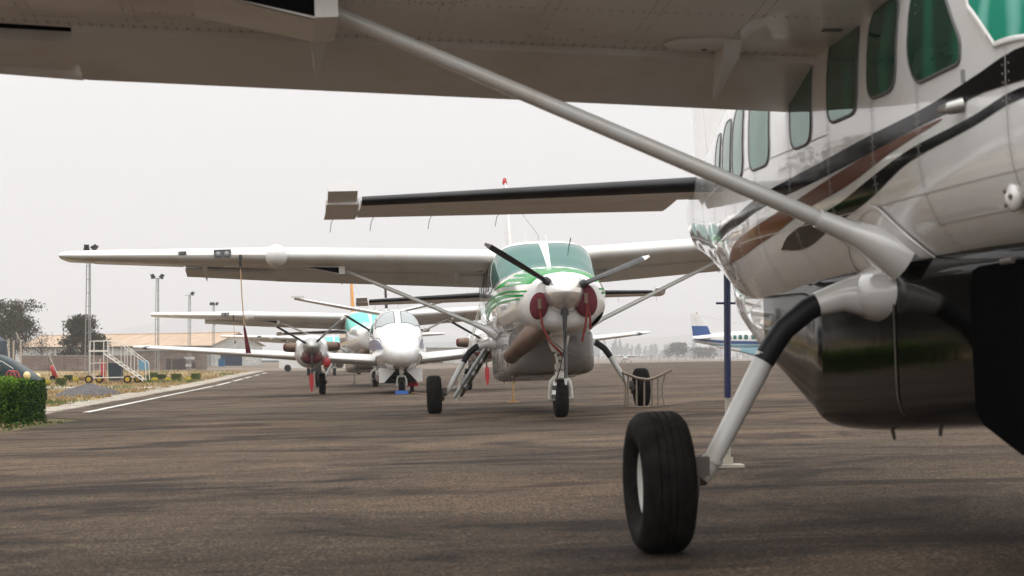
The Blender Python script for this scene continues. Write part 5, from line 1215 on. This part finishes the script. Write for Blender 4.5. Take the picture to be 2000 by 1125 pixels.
tree('leafy_tree', 'brownish half bare tree behind the fence posts', G(28, 235), 235, 5.2, 4.6, 8, (LEAF_B, LEAF_D, BARK), (.6, .2, .2), 2200, .12, limbs=12, low=.1)
tree('bare_shrub', 'sparse leafless shrub in front of the shed wall, between the two trees', G(80, 212), 212, 4.2, 3.4, 5, (BARK, LEAF_B, LEAF_B), (.6, .4, 0), 420, .10, .12, 14, .2)
tree('dense_tree', 'dense dark tree in front of the tan roof, crossed by the nearest mast', G(160, 212), 212, 5.9, 4.4, 14, (LEAF_D, LEAF_B, LEAF_M), (.6, .28, .12), 8000, .14, .12, 24, .10, .36)
tree('dense_tree', 'small dark tree touching the right side of the dense tree', G(196, 214), 214, 3.9, 1.9, 15, (LEAF_D, LEAF_B, LEAF_M), (.6, .28, .12), 1500, .13, .12, 8, .1, .7)
for k_, (x_, y_, h_, w_, nm_) in enumerate(((-25, 60, 7.5, 7, 'added broad dark tree just outside the left edge, nearest the apron'), (-30.5, 76, 9, 9.5, 'tallest added dark tree outside the left edge of the view'), (-37, 93, 9, 10, 'third added dark tree outside the left edge, counted from the apron'), (-31, 57, 8, 8, 'added dense dark tree beyond the left edge, level with the parked car'), (-22, 46, 6.5, 8, 'added low wide dark tree outside the left edge beside the hedge'))):  # unseen trees, added so the near pod mirrors something dark
    tree('reflected_tree', nm_, x_, y_, h_, w_, 40 + k_, (LEAF_D, LEAF_D, LEAF_M), (.5, .35, .15), 3800, .26, .12, 14, .03, .55, 'trees added beyond the left edge for the pod to reflect')
# far sheds left of centre
def hall(name, label, px0, px1, D, pt, pe, wallm, roofm_, depth=10):
    xa, xb_ = G(px0, D), G(px1, D); g = gz(xa, D) - .1; o = empty(name, ((xa + xb_) / 2, D, g)); tag(o, label, 'building', 'far halls'); w_ = xb_ - xa; e_ = zt_at(pe, D) - g; r_ = zt_at(pt, D) - g
    MB().box((0, depth / 2, e_ / 2), (w_, depth, e_)).build('wall', wallm, o, 20)
    mb = MB(); mb.rings([[Vector((x_, -.5, e_)), Vector((x_, depth / 2, r_)), Vector((x_, depth + .5, e_)), Vector((x_, depth / 2, r_ - .35)) - Vector((0, 0, 0))] for x_ in (-w_ / 2 - .6, w_ / 2 + .6)]); mb.build('roof', roofm_, o, 20)
    MB().box((-w_ * .2, -.05, e_ * .38), (w_ * .3, .12, e_ * .72)).build('door', DW, o, 20); return o
hall('far_hall', 'dark open fronted hall beyond the shed gable', 447, 476, 330, 714, 718, DW, GALV)
hall('far_hall', 'long grey hall with a pale roof far behind the twin engine airplane', 470, 560, 520, 694, 704, GALV, GALV, 14)
hall('far_hall', 'wide pale roofed hall seen between the twin and the green nosed airplane', 832, 905, 330, 668, 679, WOODW, GALV, 16)
# white vans and fuel drums glimpsed under the twin's wing
for px_, D_, lb in ((592, 176, 'white van glimpsed under the twin\'s left wing'), (668, 182, 'second white van glimpsed under the twin\'s wing, nearer its nose')):
    x = G(px_, D_); o = empty('parked_van', (x, D_, gz(x, D_))); tag(o, lb, 'van', 'white vans behind the airplanes')
    mb = MB(); mb.rings([[Vector((x_, y_, z_)) for x_, z_ in ((-2.1, .3), (1.9, .3), (2.15, .8), (1.5, 1.15), (.9, 1.85), (-2.1, 1.9))] for y_ in (-.85, .85)]); mb.build('body', WHITE, o, 25)
    MB().box((.5, -.86, 1.4), (.8, .02, .5)).build('side_window', LENS, o, 20); MB().box((-1.0, -.86, 1.4), (1.2, .02, .5)).build('side_window', LENS, o, 20)
    for x_ in (-1.3, 1.25): mb = MB().lathe([(-.1, .15), (-.1, .32), (.1, .32), (.1, .15)], (0, 0, 0), 'y', 20); mb.v = [(v[0] + x_, v[1] - .76, v[2] + .32) for v in mb.v]; mb.build('wheel', TYRE, o)
# far wood, hazy, with distinct lone trees
rn = random.Random(21)
mb = MB()
for k in range(420):
    x = rn.uniform(-1100, 1100) if k % 3 else rn.uniform(50, 520); y = rn.uniform(2000, 2500); h_ = rn.uniform(11, 24) * (1.1 if noise.noise(Vector((x * .008, 0, 0))) > 0 else .7); w_ = rn.uniform(2.2, 7); g = gz(x, y)
    for q in range(90):
        z = h_ * rn.random() ** .8; r = w_ * (1 - .6 * z / h_); a = rn.random() * 6.28; p = Vector((x + math.cos(a) * r * rn.random(), y + math.sin(a) * r, g + z))
        s = rn.uniform(.9, 2.0); b = Vector((rn.gauss(0, 1), rn.gauss(0, 1), rn.gauss(0, 1))).normalized(); c_ = b.orthogonal().normalized()
        mb.add([p - b * s, p + c_ * s * .6, p + b * s, p - c_ * s * .6], [(0, 1, 2, 3)], rn.random() < .4)
for k in range(2600):
    x = rn.uniform(-1200, 1200); y = rn.uniform(1500, 2000); g = gz(x, y); s = rn.uniform(.8, 2.4); p = Vector((x, y, g + rn.uniform(0, 2.4)))
    if noise.noise(Vector((x * .012, y * .008, 5))) < -.05: continue
    b = Vector((rn.gauss(0, 1), rn.gauss(0, .4), rn.gauss(0, .5))).normalized(); c_ = b.orthogonal().normalized(); mb.add([p - b * s, p + c_ * s * .6, p + b * s, p - c_ * s * .6], [(0, 1, 2, 3)], 1)
o = mb.build('far_trees', [FAR_A, FAR_B], None, None); tag(o, 'hazy line of far trees on the horizon beyond the airfield', 'trees', kind='stuff')
tree('round_tree', 'small dark round tree alone before the hazy woods, left of the blue airplane tail', G(1322, 900), 900, 8.0, 9.0, 31, nleaf=1500, lsz=.55, low=.12)
tree('round_tree', 'low wide tree under the blue airplane\'s fuselage', G(1372, 950), 950, 6.0, 13, 32, nleaf=1500, lsz=.6, low=.1)
# hills
def hill(name, pts, D, depth):
    vs = []; fs = []; n = len(pts); rows = [(0, -3), (.35, .55), (.7, .92), (1, 1), (2, .8)]
    for f, hk in rows:
        for px_, py_ in pts:
            d_ = D + depth * f; x = (px_ - 1000) / F * (D + depth); top_ = CAMH + (697 - py_) / F * (D + depth)
            z = -2 if hk < 0 else top_ * hk + 7 * noise.noise(Vector((x * .003, f * 3, 1))) + 3 * noise.noise(Vector((x * .012, f * 5, 1)))
            vs.append((x, d_, z))
    for j in range(len(rows) - 1):
        for i in range(n - 1): fs.append((j * n + i, j * n + i + 1, (j + 1) * n + i + 1, (j + 1) * n + i))
    structure(mk(name, vs, fs, [HILL], None, None, 80))
def dens(p, k=6):
    out = []
    for a, b in zip(p, p[1:]): out += [(a[0] + (b[0] - a[0]) * i / k, a[1] + (b[1] - a[1]) * i / k) for i in range(k)]
    return out + [p[-1]]
hill('hill', dens([(-900, 690), (-300, 680), (100, 668), (220, 655), (300, 635), (370, 618), (430, 612), (480, 616), (540, 630), (620, 634), (700, 640), (850, 652), (1000, 664), (1150, 680), (1300, 690)]), 6000, 1200)
hill('hill', dens([(700, 690), (900, 668), (1040, 640), (1120, 622), (1200, 614), (1330, 611), (1500, 612), (1700, 608), (1950, 622), (2300, 650), (3000, 690)]), 8500, 1500)
hill('hill', dens([(500, 692), (900, 685), (1100, 672), (1250, 660), (1340, 652), (1450, 664), (1700, 668), (2200, 680), (3000, 692)]), 4500, 900)
# dark strip of fence posts across the field on the right
for k, px_ in enumerate((1168, 1185, 1203, 1271, 1288, 1305, 1340, 1362, 1408, 1440)):
    D_ = 330 + 6 * (k % 4); x = G(px_, D_); g = gz(x, D_) - .05; o = empty('marker_post', (x, D_, g)); tag(o, 'thin pale marker post in the dry field beyond the apron', 'post', 'marker posts in the dry field'); MB().box((0, 0, .75), (.10, .10, 1.5)).build('post', CONC, o, 20); MB().box((0, 0, 1.52), (.16, .16, .06)).build('cap', CONC, o, 20)
